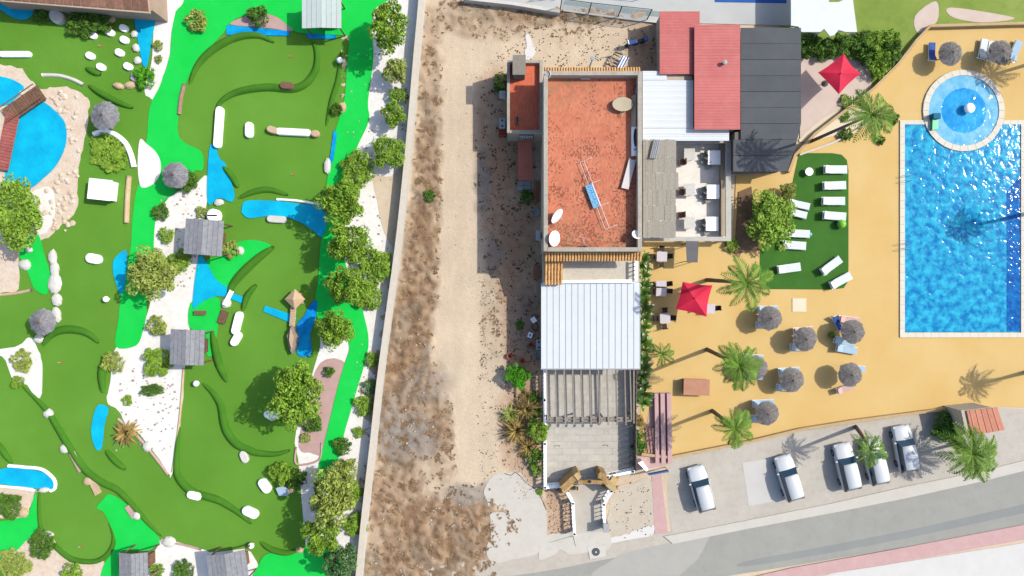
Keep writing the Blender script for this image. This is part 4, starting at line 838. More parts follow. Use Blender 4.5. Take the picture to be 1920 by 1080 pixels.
# courtyard paving: every slab its own piece
court = MB(); court.prism([(v[0], v[1]) for v in [G(1022, 690), G(1190, 690), G(1190, 886), G(1130, 905), G(1060, 910), G(1022, 913)]], 0, .1)
courtyard = court.build('courtyard', M('grout', C(200, 194, 180), C(210, 204, 190), 2, bump=.3), kind='structure')
slabm = M('paving_slab', C(208, 202, 188), C(224, 218, 204), .9, bump=.3, bscale=18, obj=.045, c3=C(196, 186, 168))
sw, sh = 31/S, 12.4/S
sme = MB().box((0, 0, 0), (sw-.012, sh-.012, .05)).mesh('paving_slab'); sme.materials.append(slabm)
hme = MB().box((0, 0, 0), (sw/2-.012, sh-.012, .05)).mesh('paving_slab'); hme.materials.append(slabm)
for j in range(18):
    y = 697+j*12.4
    for i in range(6):
        x = 1024+15.5+i*31-(15.5 if j % 2 else 0)
        half = False
        if x-15.5 < 1022: x += 7.75; half = True
        if x+15.5 > 1190: x -= 7.75; half = True
        if x+ (8 if half else 15.5) > 1192: continue
        if y > 893 and x > 1105 or y > 900 and x > 1060: continue
        o = bpy.data.objects.new('paving_slab', hme if half else sme); col.objects.link(o); o.parent = courtyard; g_ = G(x, y); o.location = (g_.x, g_.y, .12+R.uniform(-.006, .006)); o.rotation_euler = (R.uniform(-.003, .003), R.uniform(-.003, .003), 0)
# pergola
perg = thing('pergola', 'weathered grey timber pergola over the front courtyard', 'pergola', G(1105, 740))
pwood = M('grey_timber', C(150, 138, 122), C(186, 174, 156), 5, rough=.9, bump=.6, obj=.12)
ZP = 3.2
for i, x in enumerate([1025.5, 1042, 1058.5, 1074.5, 1090, 1106.5, 1122.5, 1139, 1155.5, 1172, 1182]):
    a, b = P(x-.8, 691, ZP), P(x+1.6, 797-(10 if i in (0, 10) else 0), ZP)
    d = b-a; MB().box(((a.x+b.x)/2, (a.y+b.y)/2, ZP), (.12, d.length, .16), math.atan2(d.y, d.x)+math.pi/2).build('rafter', pwood, perg)
for y, z_, w_ in [(784, ZP-.16, .15), (789.5, ZP-.16, .16)]:
    a, b = P(1024, y-.5, z_), P(1189, y+.5, z_); MB().box(((a.x+b.x)/2, a.y, z_), (b.x-a.x, w_, .14), 0).build('crossbeam', pwood, perg)
a, b = P(1188.5, 690, ZP), P(1189.5, 870, 1.9)
MB().box((a.x, (P(0, 690, ZP).y+P(0, 792, ZP).y)/2, ZP-.02), (.13, 5.0, .14)).build('edge_beam', pwood, perg)
for x in (1026, 1080, 1133, 1187):
    p = P(x, 787, ZP); MB().box((p.x, p.y, 1.4), (.13, .13, 2.6)).build('post', pwood, perg)
for x in range(11):   # short blocks between the cross beams
    p = P(1034+x*14.6, 786.6, ZP); MB().box((p.x, p.y, ZP-.14), (.2, .28, .08)).build('spacer_block', pwood, perg)
# courtyard enclosure
balustrade([(1021.5, 692), (1021.5, 750), (1022, 832), (1022.5, 914), (1054, 912)], .1, 1.05, 'long white balustrade down the left side of the courtyard, turning the corner', wd=.2)
balustrade([(1140, 894), (1187, 884)], .1, 1.05, 'short slanting white balustrade right of the stone gate')
fen = thing('screen_fence', 'weathered board fence on the right side of the courtyard', 'fence', G(1190, 790))
fm = M('fence_board', C(120, 112, 98), C(154, 144, 128), 5, rough=.9, bump=.6, obj=.2)
for i in range(36):
    y = 694+i*5.3; p = P(1191.5+ .6*(i % 2), y, 1.35); MB().box((p.x, p.y, .9), (.05, .24, 1.66+R.uniform(-.04, .04)), R.uniform(-.05, .05)).build('board', fm, fen)
p0, p1 = P(1190, 694, 1.3), P(1190.5, 884, 1.3); MB().box((p0.x, (p0.y+p1.y)/2, 1.1), (.07, p0.y-p1.y, .09)).build('rail', fm, fen)
# stone gate
gate = thing('stone_gate', 'rustic ochre stone gate pillars with lintel and iron gate at the courtyard entrance', 'gate', G(1105, 905))
ochre = M('ochre_stone', C(168, 126, 72), C(214, 180, 124), 2.2, bump=1, bscale=7, obj=.12, c3=C(120, 90, 54))
ochre2 = M('ochre_stone_light', C(206, 172, 112), C(232, 206, 152), 2.5, bump=1, bscale=8, obj=.12)
def obox(px, py, L, W, rz, z0, z1, nm, mt, par):
    p = P(px, py, z1); m = MB(); l2, w2 = L/2, W/2
    pts = [(-l2, -w2), (-l2*.4, -w2*1.1), (l2*.5, -w2*.95), (l2, -w2*.9), (l2*1.02, w2*.8), (l2*.2, w2*1.08), (-l2*.6, w2*.95), (-l2, w2)]
    pts = [(p.x+x*math.cos(rz)-y*math.sin(rz), p.y+x*math.sin(rz)+y*math.cos(rz)) for x, y in pts]
    return m.prism(pts, z0, z1).build(nm, mt, par)
for (x, y, L, W, rz, z0, z1, nm, mt) in [(1070, 903, 2.1, .55, .72, 0, 2.3, 'pillar', ochre), (1083, 893, .45, .6, .7, 0, 2.42, 'pillar', ochre2), (1067, 912, 1.5, .3, .72, 0, 1.8, 'buttress', ochre2), (1060, 916, .5, .7, .6, 0, 1.3, 'buttress', ochre),
                                         (1142, 909, 1.5, .5, -.72, 0, 2.0, 'pillar', ochre2), (1129, 893, .6, .7, 1.2, 0, 2.4, 'pillar', ochre), (1150, 903, .6, .9, -.6, 0, 1.4, 'buttress', ochre2), (1136, 903, .6, .5, -.7, 0, 2.2, 'pillar', ochre)]:
    obox(x, y, L, W, rz, z0, z1, nm, mt, gate)
for i in range(9):     # lintel stones
    obox(1087+i*5.0, 903.5-.5*math.sin(i*.4)+1, .25, .34, 0, 2.05, 2.32, 'lintel_stone', ochre, gate)
pc = P(1106, 903, 2.4); MB().lathe([(.1, 0), (.13, .08), (.06, .16)], (pc.x, pc.y, 2.34), 10).build('gate_lamp', MATS['iron'], gate)
ga, gb_ = P(1086, 904, 1.8), P(1130, 904, 1.8)
for i in range(13):
    p = ga.lerp(gb_, i/12); MB().tube([(p.x, p.y, .1), (p.x, p.y, 1.75)], .018, 5).build('gate_bar', MATS['iron'], gate)
for i in range(46):    # loose stonework round the pillars
    x, y = (1062+R.uniform(-12, 22), 912+R.uniform(-12, 12)) if i % 2 else (1142+R.uniform(-16, 20), 903+R.uniform(-12, 14))
    rock(x, y, R.uniform(3, 8), R.uniform(3, 8), None, ochre if i % 3 else ochre2, R.uniform(.15, .8), R.uniform(0, 3), 'stone', parent=gate, zb=.05)
# entry path and its balustrades
sheet('entry_path', [(1066, 908), (1140, 906), (1144, 922), (1131, 946), (1132, 996), (1076, 1000), (1074, 946), (1060, 920)], .1, M('path_concrete', C(208, 200, 184), C(220, 212, 198), .8, bump=.3, c3=C(196, 186, 168)), smooth=False, thick=.1)
balustrade([(1059, 917), (1074.5, 944), (1077.5, 1001)], .08, 1.15, 'white balustrade on the left side of the entry path')
balustrade([(1147, 921), (1132.5, 946), (1134, 984)], .08, 1.15, 'white balustrade on the right side of the entry path')
cb = thing('meter_cabinet', 'grey metal meter cabinet at the foot of the right balustrade', 'cabinet', G(1137, 990))
p = P(1136.5, 990, 1.5); gm = M('cabinet_grey', C(178, 180, 178), C(192, 194, 192), 2, rough=.6)
MB().box((p.x, p.y, .8), (.45, .72, 1.5)).build('body', gm, cb); MB().box((p.x, p.y, 1.56), (.52, .8, .05)).build('lid', gm, cb); MB().box((p.x, p.y-.37, .9), (.36, .02, 1.0)).build('door', M('cabinet_door', C(150, 152, 150)), cb)
pl = thing('thin_pole', 'thin metal pole at the end of the left entry balustrade', 'pole', G(1074, 1004)); MB().tube([(G(1074, 1004).x, G(1074, 1004).y, 0), (G(1074, 1004).x, G(1074, 1004).y, 2.6)], [.03, .02], 6).build('shaft', MATS['iron'], pl)
MB().box((G(1074, 1004).x, G(1074, 1004).y, .05), (.3, .3, .1)).build('foot', wall_white, pl)
mh = thing('manhole', 'round dark manhole cover in a pale square by the road', 'manhole', G(1117, 1034))
g_ = G(1117, 1034); MB().prism([(v.x, v.y) for v in (G(1101, 1024), G(1135, 1022), G(1136, 1042), G(1106, 1048))], .07, .085).build('surround', M('manhole_square', C(226, 222, 210), C(232, 228, 218), 1), mh)
MB().lathe([(.38, 0), (.38, .02), (.30, .025), (.28, .02), (.05, .02)], (g_.x, g_.y, .085), 24).build('cover', M('cast_iron', C(96, 96, 96), C(120, 120, 118), 6, metal=.3), mh); MB().lathe([(.06, 0), (.05, .02)], (g_.x+.02, g_.y-.02, .105), 10).build('boss', white_paint, mh)

# ---- annex
ann = thing('annex', 'low red roofed annex with grey chimney against the main house', 'house', G(985, 185)); ZA = 3.6; ZB = 3.15
oa = wpoly([(951, 113), (1019.5, 113), (1019.5, 249), (951, 249)], ZA); ax0, ay1 = oa[0]; ax1, ay0 = oa[2]; ax1 = x0-.01
MB().box(((ax0+ax1)/2, (ay0+ay1)/2, ZB/2-.03), (ax1-ax0, ay1-ay0, ZB-.06)).build('wall', plaster, ann); MB().box(((ax0+ax1)/2, (ay0+ay1)/2, ZB-.03), (ax1-ax0-.02, ay1-ay0-.02, .06)).build('roof_deck', deckm2, ann)
ta = .22
for c, d in [((ax0+ta/2, (ay0+ay1)/2), (ta, ay1-ay0)), ((ax1-ta/2, (ay0+ay1)/2), (ta, ay1-ay0)), (((ax0+ax1)/2, ay1-ta/2), (ax1-ax0-2*ta, ta)), (((ax0+ax1)/2, ay0+ta/2), (ax1-ax0-2*ta, ta))]:
    pa = MB().box((*c, (ZA+ZB)/2), (*d, ZA-ZB)).build('parapet', wall_white, ann); MB().box((*c, ZA+.02), (d[0]+.03*(d[0] < 1), d[1]+.03*(d[1] < 1), .05)).build('coping', cope, pa)
cgrey = M('chimney_grey', C(132, 124, 112), C(156, 148, 134), 3, bump=.8, bscale=16, c3=C(112, 104, 94))
p = P(973.5, 121.5, 4.9); ch = MB().box((p.x, p.y, 3.9), (1.0, 1.55, 1.9)).build('chimney', cgrey, ann); MB().box((p.x, p.y, 4.86), (1.14, 1.72, .1)).build('chimney_cap', M('cap_grey', C(150, 142, 128), C(168, 160, 146), 3, bump=.5), ch)
p = P(970, 226, 3.3); vt = MB().box((p.x, p.y, 3.25), (.26, .72, .2)).build('vent_block', M('vent_grey', C(150, 140, 130), C(170, 160, 150), 3), ann)
for k in (-1, 0, 1): MB().lathe([(.085, 0), (.085, .1), (.06, .1), (.06, .02)], (p.x, p.y+k*.23, 3.34), 10).build('flue', MATS['iron'], vt)
wy = ay0; wxa, wxb = G(974, 0).x, G(998, 0).x
wf = MB().box(((wxa+wxb)/2, wy-.03, 1.9), (1.3, .06, 2.0)).build('window', MATS['iron'], ann)
for i in range(6): MB().box((wxa+.02+i*.22, wy-.07, 1.9), (.04, .04, 1.9)).build('window_bar', white_paint, wf)
for i in range(4): MB().box(((wxa+wxb)/2, wy-.08, 1.15+i*.5), (1.2, .04, .04)).build('window_bar', white_paint, wf)
st = thing('side_canopy', 'reddish brown canopy in the alley below the annex', 'canopy', G(985, 300))
MB().prism(wpoly([(971, 262), (998, 262), (998.5, 338), (971.5, 338)], 2.0), 1.92, 2.0).build('sheet', M('canopy_red', C(206, 118, 98), C(220, 132, 110), 1.2, bump=.3), st)
for x, y in ((972, 336), (997, 336)): p = P(x, y, 2); MB().tube([(p.x, p.y, 0), (p.x, p.y, 1.94)], .04, 6).build('post', pwood, st)
fs_ = thing('floor_slabs', 'grey square slabs on the alley floor below the reddish canopy', 'paving')
fs_.location = G(983, 350)
for i, (x, y) in enumerate([(976, 344), (989, 344), (976, 353), (989, 353), (991, 360)]):
    g_ = G(x, y); MB().box((g_.x, g_.y, .1), (.6, .42, .08), R.uniform(-.02, .02)).build('slab', M('grey_slab', C(176, 180, 176), C(190, 194, 190), 2, obj=.06), fs_)

# ---- things on the main roof (deck at ZD)
steelw = M('white_steel', C(244, 232, 222), C(250, 242, 236), 2, rough=.4)
def dish(px, py, r, tilt, az, label, sx=1.0, mat=None, z=ZD+.75, group='satellite dishes on the main roof'):
    c = P(px, py, z); t = thing('satellite_dish', label, 'satellite dish', (c.x, c.y, ZD), group)
    Rm = Matrix.Translation(c) @ Matrix.Rotation(az, 4, 'Z') @ Matrix.Rotation(tilt, 4, 'Y')
    m = MB(); prof = [(r*k/6, .32*r*(k/6)**2) for k in range(1, 7)]; prof2 = [(r*k/6*1.0, .32*r*(k/6)**2-.03) for k in range(6, 0, -1)]
    m.lathe(prof+prof2, seg=24); m.v = [tuple(Rm @ Vector((v[0]*sx, v[1], v[2]))) for v in m.v]; m.build('reflector', mat or white_paint, t, smooth=True)
    e = Rm @ Vector((0, 0, r*1.05)); a1 = Rm @ Vector((r*.95, 0, .25*r)); a2 = Rm @ Vector((-r*.5, r*.8, .25*r))
    MB().tube([a1, e], .018, 5).build('arm', steelw, t); MB().tube([a2, e], .018, 5).build('arm', steelw, t); MB().lathe([(.05, -.08), (.06, 0), (.04, .08)], e, 8).build('receiver', gm, t)
    MB().tube([(c.x, c.y, ZD), (c.x, c.y, c.z-.05)], .04, 7).build('mast', steelw, t); MB().box((c.x, c.y, ZD+.03), (.4, .4, .06)).build('base_plate', gm, t)
dish(1041, 403, .7, r_(66), r_(-38), 'white dish turned edge-on near the left parapet')
dish(1036.5, 447, .66, r_(44), r_(-10), 'white round dish in the lower left roof corner')
dish(1193, 441, .42, r_(30), r_(70), 'small white dish in the lower right roof corner')
dish(1028, 139, .36, r_(50), r_(200), 'small white dish in the upper left roof corner')
tan = M('tan_enamel', C(206, 190, 156), C(214, 200, 168), 2, rough=.6)
t = thing('satellite_dish', 'tan oval dish face up with struts near the right parapet', 'satellite dish', (P(1167, 196, ZD+.3).x, P(1167, 196, ZD+.3).y, ZD), 'satellite dishes on the main roof')
c = P(1167, 196, ZD+.35)
MB().lathe([(.05, -.12), (.5, -.05), (.86, .06), (.9, .1), (.84, .1), (.05, .02)], c, 28, 1, .68).build('reflector', tan, t, smooth=True)
for dx in (-.12, 0, .12): MB().tube([(c.x+dx, c.y-1.0, ZD+.3), (c.x+dx, c.y+.9, ZD+.12)], .02, 5).build('strut', tan, t)
MB().box((c.x, c.y, ZD+.1), (.4, .4, .2)).build('base_plate', tan, t)
# sign frame lying on the roof
sg = thing('fallen_sign', 'blue lettered sign on a long white frame lying on the terracotta roof', 'sign', (P(1112, 365, ZD).x, P(1112, 365, ZD).y, ZD))
ZS = ZD+.28
def rod(a, b, r=.022, nm='frame_bar', mt=None, par=None, za=ZS, zb=ZS): MB().tube([P(a[0], a[1], za), P(b[0], b[1], zb)], r, 5).build(nm, mt or steelw, par or sg)
rod((1087.5, 304.5), (1135, 430)); rod((1095.5, 302.5), (1142, 427))
for a, b in [((1087.5, 304.5), (1110, 295.5)), ((1109, 344), (1126, 337)), ((1125.5, 386), (1142, 379.5)), ((1134.5, 430), (1158, 421))]: rod(a, b)
aL, aR, bL, bR = P(1097, 349.5, ZS), P(1109, 344, ZS), P(1112.5, 391.5, ZS), P(1125, 386, ZS)
MB().prism([(v.x, v.y) for v in (aL, aR, bR, bL)], ZS-.03, ZS+.04).build('board', M('sign_blue', C(40, 160, 218), C(54, 174, 228), 2, rough=.5), sg)
rod((1109.6, 344), (1125.6, 386), .035)
def lettering(txt, size, M4, mat, par, ext=.004, sxx=1.0):
    cu = bpy.data.curves.new('lettering', 'FONT'); cu.body = txt; cu.size = size; cu.extrude = ext; cu.align_x = 'CENTER'; cu.align_y = 'CENTER'; cu.space_character = 1.05
    o = bpy.data.objects.new('tmp_text', cu); col.objects.link(o); dg = bpy.context.evaluated_depsgraph_get(); me = bpy.data.meshes.new_from_object(o.evaluated_get(dg)); bpy.data.objects.remove(o)
    me.transform(M4 @ Matrix.Diagonal((sxx, 1, 1, 1))); me.materials.clear(); me.materials.append(mat); return link('lettering', me, None, par)
white_let = M('letter_white', C(225, 245, 255), C(225, 245, 255))
dirv = (bL-aL).normalized(); ang = math.atan2(dirv.y, dirv.x)
for txt, off, szz in (("GEORGIOU'S", .27, .34), ('CAFE BAR LAZY', .72, .27)):
    c0 = aL.lerp(aR, off); c1 = bL.lerp(bR, off); cc = (c0+c1)/2
    lettering(txt, szz, Matrix.Translation((cc.x, cc.y, ZS+.05)) @ Matrix.Rotation(ang+math.pi, 4, 'Z'), white_let, sg, sxx=1.0)
# troughs and panels along the east parapet
tr = thing('metal_cover', 'beige folded metal cover along the right parapet', 'cover', (P(1191, 208, ZD).x, P(1191, 208, ZD).y, ZD)); a, b = P(1184.5, 178, ZD+.3), P(1197.5, 236, ZD+.3)
xm = (a.x*.45+b.x*.55); MB().add([(a.x, a.y, ZD+.02), (xm, a.y, ZD+.38), (b.x, a.y, ZD+.02), (a.x, b.y, ZD+.02), (xm, b.y, ZD+.38), (b.x, b.y, ZD+.02)], [(0, 3, 4, 1), (1, 4, 5, 2), (0, 1, 2), (3, 5, 4), (0, 2, 5, 3)]).build('shell', tan, tr)
lb = thing('light_box_sign', 'white curved light box with black oval and blue 6 by the right parapet', 'sign', (P(1191, 264, ZD).x, P(1191, 264, ZD).y, ZD)); a, b = P(1184.5, 237, ZD+.3), P(1197, 292, ZD+.3)
xc = (a.x+b.x)/2; hw = (b.x-a.x)/2; vs = []; nn = 9
for yv in (a.y, b.y):
    for i in range(nn): th = math.pi*i/(nn-1); vs.append((xc-hw*math.cos(th), yv, ZD+.05+.22*math.sin(th)))
MB().add(vs, [(i, i+nn, i+nn+1, i+1) for i in range(nn-1)]+[tuple(range(nn)), tuple(range(2*nn-1, nn-1, -1)), (0, nn-1, 2*nn-1, nn)]).build('shell', white_paint, lb)
blk = M('sign_black', C(70, 66, 64), C(84, 80, 76), 3, rough=.6)
ym = a.y*.62+b.y*.38; MB().lathe([(.17, .0), (.17, .012), (.02, .014)], (xc+.04, ym, ZD+.272), 20, 1, 4.6).build('oval', blk, lb)
lettering('6', .42, Matrix.Translation((xc+.02, b.y+.55, ZD+.285)) @ Matrix.Rotation(math.pi/2, 4, 'Z'), M('letter_blue', C(60, 130, 190)), lb, .01)
MB().tube([(xc-.02, b.y+1.0, ZD+.29), (xc+.08, b.y+.92, ZD+.29), (xc+.0, b.y+.84, ZD+.29), (xc+.12, b.y+.8, ZD+.29)], .025, 5).build('squiggle', MATS['letter_blue'], lb)
wp_ = thing('loose_panel', 'white notched panel lying tilted on the roof', 'panel', (P(1180, 325, ZD).x, P(1180, 325, ZD).y, ZD))
pts = [P(x, y, ZD+.3) for x, y in ((1180, 296), (1184, 299), (1190, 300), (1193, 298.5), (1178.5, 355), (1165, 352))]; MB().prism([(v.x, v.y) for v in pts], ZD+.22, ZD+.3).build('sheet', steelw, wp_)
MB().prism([(P(x, y, ZD+.2).x, P(x, y, ZD+.2).y) for x, y in ((1170, 345), (1186, 305), (1188, 306), (1173, 347))], ZD+.01, ZD+.22).build('support', gm, wp_)
# antenna, pole lying, cables
an = thing('roof_antenna', 'thin antenna mast held by wires at the lower roof edge', 'antenna', (P(1098, 463, ZD).x, P(1098, 463, ZD).y, ZD)); pb = P(1098, 463, ZD); pt_ = P(1092, 445, ZD+1.9)
MB().tube([pb, pt_], .028, 5).build('mast', steelw, an); MB().tube([pt_+Vector((-.25, .05, 0)), pt_+Vector((.2, -.05, 0))], .02, 5).build('crossbar', steelw, an); MB().lathe([(.12, 0), (.12, .12), (.05, .2)], pb, 8).build('base', blk, an)
for tx, ty in ((1047, 449), (1090, 471), (1170, 452)):
    MB().tube([P(1097, 458, ZD+.9), P(tx, ty, ZD+.1)], .01, 4).build('guy_wire', blk, an)
cabm = M('cable_pale', C(214, 186, 150), C(224, 198, 164), 2)
for k, pts in enumerate([[(1098, 463), (1112, 452), (1126, 447), (1130, 436), (1138, 432), (1146, 440), (1136, 446), (1124, 450)], [(1120, 450), (1140, 448), (1156, 446), (1166, 452), (1178, 458), (1190, 456), (1198, 452)], [(1130, 462), (1150, 458), (1168, 461), (1182, 452), (1192, 446)], [(1080, 440), (1068, 446), (1062, 452), (1066, 443), (1076, 436)], [(1158, 421), (1166, 412), (1168, 396), (1168, 392)]]):
    q = smooth_pts(pts, 4, False); tag(MB().tube([P(x, y, ZD+.02+.02*(i % 2)) for i, (x, y) in enumerate(q)], .014, 4).build('cable', cabm), ['pale cable looping from the antenna base', 'pale cable winding to the lower right dish', 'second cable winding along the lower parapet', 'short pale cable left of the antenna', 'pale cable trailing from the sign frame'][k], 'cable', 'loose cables on the roof')
p = P(1192, 172, ZD+.25); tag(MB().tube([P(1191, 178, ZD+.3), P(1195, 150, ZD+.5)], .03, 5).build('metal_bar', gm), 'pale bar leaning in the upper right roof corner', 'bar')
ve = thing('roof_vent', 'thin strip vent on the upper parapet', 'vent', (P(1097, 147, ZD).x, P(1097, 147, ZD).y, ZD)); MB().box((P(1097, 147, ZD).x, P(1097, 147, ZD).y-.1, ZD+.2), (.8, .1, .06)).build('cover', steelw, ve)
# ------------------------------------------------------------------ neighbours to the right
def corr_roof(pts, z, n, mat, par, nm='roof_panel', horiz=True, th=.06, rib=.02, gap=.012, drop=0.0):
    """axis-aligned rectangle in photo pixels, split in n panels with a raised rib at each seam"""
    (xa, ya, xb, yb) = pts; A = P(xa, ya, z); B = P(xb, yb, z)
    for i in range(n):
        u0, u1 = i/n, (i+1)/n
        if horiz: c = ((A.x+B.x)/2, A.y+(B.y-A.y)*(u0+u1)/2); d = (B.x-A.x, (A.y-B.y)/n-gap)
        else: c = (A.x+(B.x-A.x)*(u0+u1)/2, (A.y+B.y)/2); d = ((B.x-A.x)/n-gap, A.y-B.y)
        m = MB().box((c[0], c[1], z-th/2-drop*(u0 if horiz else 0)), (*d, th))
        k = max(2, int((d[1] if horiz else d[0])/.25))
        for j in range(k):
            f = (j+.5)/k-.5
            if horiz: m.box((c[0], c[1]+f*d[1], z-drop*u0+rib/2), (d[0], .05, rib))
            else: m.box((c[0]+f*d[0], c[1], z+rib/2), (.05, d[1], rib))
        m.build(nm, mat, par)
redm = M('red_metal', C(214, 108, 104), C(226, 126, 120), .35, rough=.6, bump=.2, c3=C(228, 142, 132), spec=.3, obj=.03)
ra = thing('red_shed', 'left and smaller of the two red metal roofs', 'shed', G(1268, 80)); MB().prism(wpoly([(1240, 24), (1312, 26), (1304, 138), (1242, 138)], 2.5), 0, 2.5).build('wall', plaster, ra); corr_roof((1237, 21, 1312, 139), 2.7, 3, redm, ra)
rb = thing('red_shed', 'right and longer of the two red metal roofs', 'shed', G(1340, 140)); MB().prism(wpoly([(1305, 50), (1384, 50), (1384, 240), (1305, 240)], 2.9), 0, 2.95).build('wall', plaster, rb); corr_roof((1302, 46, 1388, 243), 3.1, 4, redm, rb)
c = P(1358, 118, 3.3); v_ = MB().lathe([(.14, 0), (.14, .35), (.2, .38), (.2, .45), (.03, .5)], (c.x, c.y, 3.1), 10).build('vent_cap', gm, rb)
wmet = M('white_metal', (.42, .45, .46), (.46, .48, .49), .5, rough=.5, spec=.3, obj=.02)
wr = thing('white_roof', 'plain white metal roof beside the main house', 'roof', G(1270, 200)); MB().prism([(v[0], v[1]) for v in wpoly([(1206, 136), (1298, 142), (1298, 238), (1364, 242), (1364, 258), (1206, 262)], 2.3)], 0, 2.3).build('wall', plaster, wr)
corr_roof((1205, 133, 1250, 150), 2.45, 1, wmet, wr); corr_roof((1205, 150.5, 1300, 240), 2.46, 8, wmet, wr); corr_roof((1205, 240.5, 1367, 264), 2.45, 2, wmet, wr)
drk = M('dark_roof', C(92, 96, 100), C(108, 112, 114), .4, rough=.8, bump=.4, c3=C(100, 98, 96), obj=.06, spec=.2)
dr = thing('dark_roof_hall', 'large charcoal sheet roof right of the red roofs', 'building', G(1440, 180)); MB().prism(wpoly([(1392, 56), (1496, 56), (1498, 240), (1478, 314), (1378, 318), (1378, 248), (1392, 246)], 2.6), 0, 2.55).build('wall', M('dark_wall', C(120, 116, 110), C(140, 134, 126), 1), dr)
for i in range(9):    # sheets with a seam every 30 px
    ya, yb = 52+i*30, 52+(i+1)*30-.6
    xr = lambda y: 1502 if y < 240 else 1502-(y-240)*.32
    xl = lambda y: 1389 if y < 243 else 1375
    q = wpoly([(xl(ya+2), ya), (xr(ya), ya), (xr(yb), yb), (xl(ya+2), yb)], 2.75); MB().prism(q, 2.66+.02*(i % 2), 2.74+.02*(i % 2)).build('roof_sheet', drk, dr)
# terrace with awning
ter = thing('cafe_terrace', 'cream floored cafe terrace framed by pale beams', 'terrace', G(1290, 350))
MB().prism([(v.x, v.y) for v in (G(1207, 266), G(1362, 266), G(1362, 450), G(1207, 450))], 0, .2).build('floor', M('cream_floor', C(246, 238, 222, 1.15), C(254, 248, 238, 1.2), .8, bump=.2, c3=C(232, 216, 190)), ter)
frm = M('beam_cream', C(206, 202, 188), C(222, 218, 206), 1.5, bump=.4)
for pts in ([(1361, 264), (1371, 262), (1371, 452), (1361, 452)], [(1205, 444), (1361, 444), (1361, 452), (1205, 452)], [(1205, 264.5), (1361, 264.5), (1361, 268), (1205, 268)]): MB().prism(wpoly(pts, 1.7), 1.5, 1.7).build('beam', frm, ter)
MB().prism(wpoly([(1352, 268), (1360, 268), (1360, 442), (1352, 442)], .8), .2, .8).build('side_wall', M('terrace_wall', C(196, 176, 150), C(214, 196, 172), 1.5, bump=.4), ter)
for x, y in ((1366, 266), (1366, 448), (1208, 448), (1290, 448)): p = P(x, y, 1.5); MB().box((p.x, p.y, .75), (.18, .18, 1.5)).build('post', frm, ter)
aw = thing('reed_awning', 'weathered grey reed awning over the left half of the terrace', 'awning', G(1236, 350)); reed = M('reed', C(168, 162, 148), C(198, 192, 176), 7, rough=.95, bump=1, bscale=22, obj=.07)
nr = 0
for (ya, yb, xe) in [(262, 294, 1268), (294, 324, 1268), (324, 356, 1272), (356, 386, 1267), (386, 414, 1268), (414, 446, 1267)]:
    A = P(1206, ya, 2.72); B = P(xe, yb, 2.72); nk = 14
    for i in range(nk):
        u = (i+.5)/nk; m = MB(); zz = 2.66+.05*math.sin(u*3.14)*R.uniform(.4, 1)+R.uniform(0, .02); m.box((A.x+(B.x-A.x)*u, (A.y+B.y)/2+R.uniform(-.05, .05), zz), ((B.x-A.x)/nk*1.02, (A.y-B.y)*R.uniform(.98, 1.05), .03), R.uniform(-.006, .006)); m.build('reed_mat', reed, aw)
bl = thing('rolled_blind', 'grey rolled reed blind lying across the top of the awning', 'blind', P(1226, 282, 2.8)); a, b = P(1231, 263, 2.9), P(1223, 297, 2.9)
for k in range(4): o_ = Vector((.16*k, 0, 0)); MB().tube([a+o_+Vector((-.2, 0, 0)), b+o_+Vector((-.2, 0, 0))], .08, 7).build('roll', M('blind_grey', C(160, 164, 172), C(186, 190, 196), 6, obj=.1), bl)
chair_m = M('grey_chair', C(160, 160, 148), C(180, 180, 168), 3); darkch = M('dark_chair', C(58, 48, 48), C(76, 66, 66), 3)
def chair_parts(x, y, rz, mat, parent=None, label=None, group=None, s_=1.0):
    t = thing('chair', label, 'chair', (x, y, 0.05), group); cs, sn = math.cos(rz), math.sin(rz)
    T = Matrix.Translation((x, y, .05)) @ Matrix.Rotation(rz, 4, 'Z') @ Matrix.Scale(s_, 4)
    def b(nm, c, d): m = MB().box(c, d, 0, T); m.build(nm, mat, t)
    b('seat', (0, 0, .45), (.46, .46, .05)); b('backrest', (0, -.23, .72), (.46, .05, .42))
    for sx_ in (-1, 1):
        for sy_ in (-1, 1): b('leg', (sx_*.19, sy_*.19, .22), (.04, .04, .44))
    return t
def table(px, py, w_, d_, label, mat=white_paint, round_=False, rz=0.0, h=.75, group=None, zb=.05, cat='table'):
    p = P(px, py, h); t = thing('table', label, cat, (p.x, p.y, zb), group)
    if round_: MB().lathe([(w_/2, 0), (w_/2, .04), (.02, .045)], (p.x, p.y, h+zb-.04), 20).build('tabletop', mat, t)
    else: MB().box((p.x, p.y, h+zb-.02), (w_, d_, .04), rz).build('tabletop', mat, t)
    for sx_ in (-1, 1):
        for sy_ in (-1, 1):
            x, y = sx_*w_*.38*(.7 if round_ else 1), sy_*d_*.38*(.7 if round_ else 1); MB().tube([(p.x+x*math.cos(rz)-y*math.sin(rz), p.y+x*math.sin(rz)+y*math.cos(rz), zb), (p.x+x*math.cos(rz)-y*math.sin(rz), p.y+x*math.sin(rz)+y*math.cos(rz), h+zb-.05)], .025, 5).build('leg', gm, t)
    return t, p
for i, (x, y, w3) in enumerate([(1338, 296, 'top'), (1336, 360, 'middle'), (1334, 420, 'bottom')]):
    table(x, y, 1.15, 1.3, f'white square table at the right wall of the terrace, {w3} one', zb=.2, group='white terrace tables')
    for j, (dx, dy, rz) in enumerate([(-17, -3, -1.2), (-17, 9, -.6), (-8, 17, .4)]): 
        g_ = G(x+dx-4, y+dy); chair_parts(g_.x, g_.y, rz+3.1, chair_m, label=f'grey chair {["above left of", "left of", "below"][j]} the {w3} white terrace table', group='grey terrace chairs')
    table(1292, y-6+i*2, 1.0, 1.1, f'white table by the awning edge, {w3} one', zb=.2, group='white tables at the awning edge', mat=wall_white)
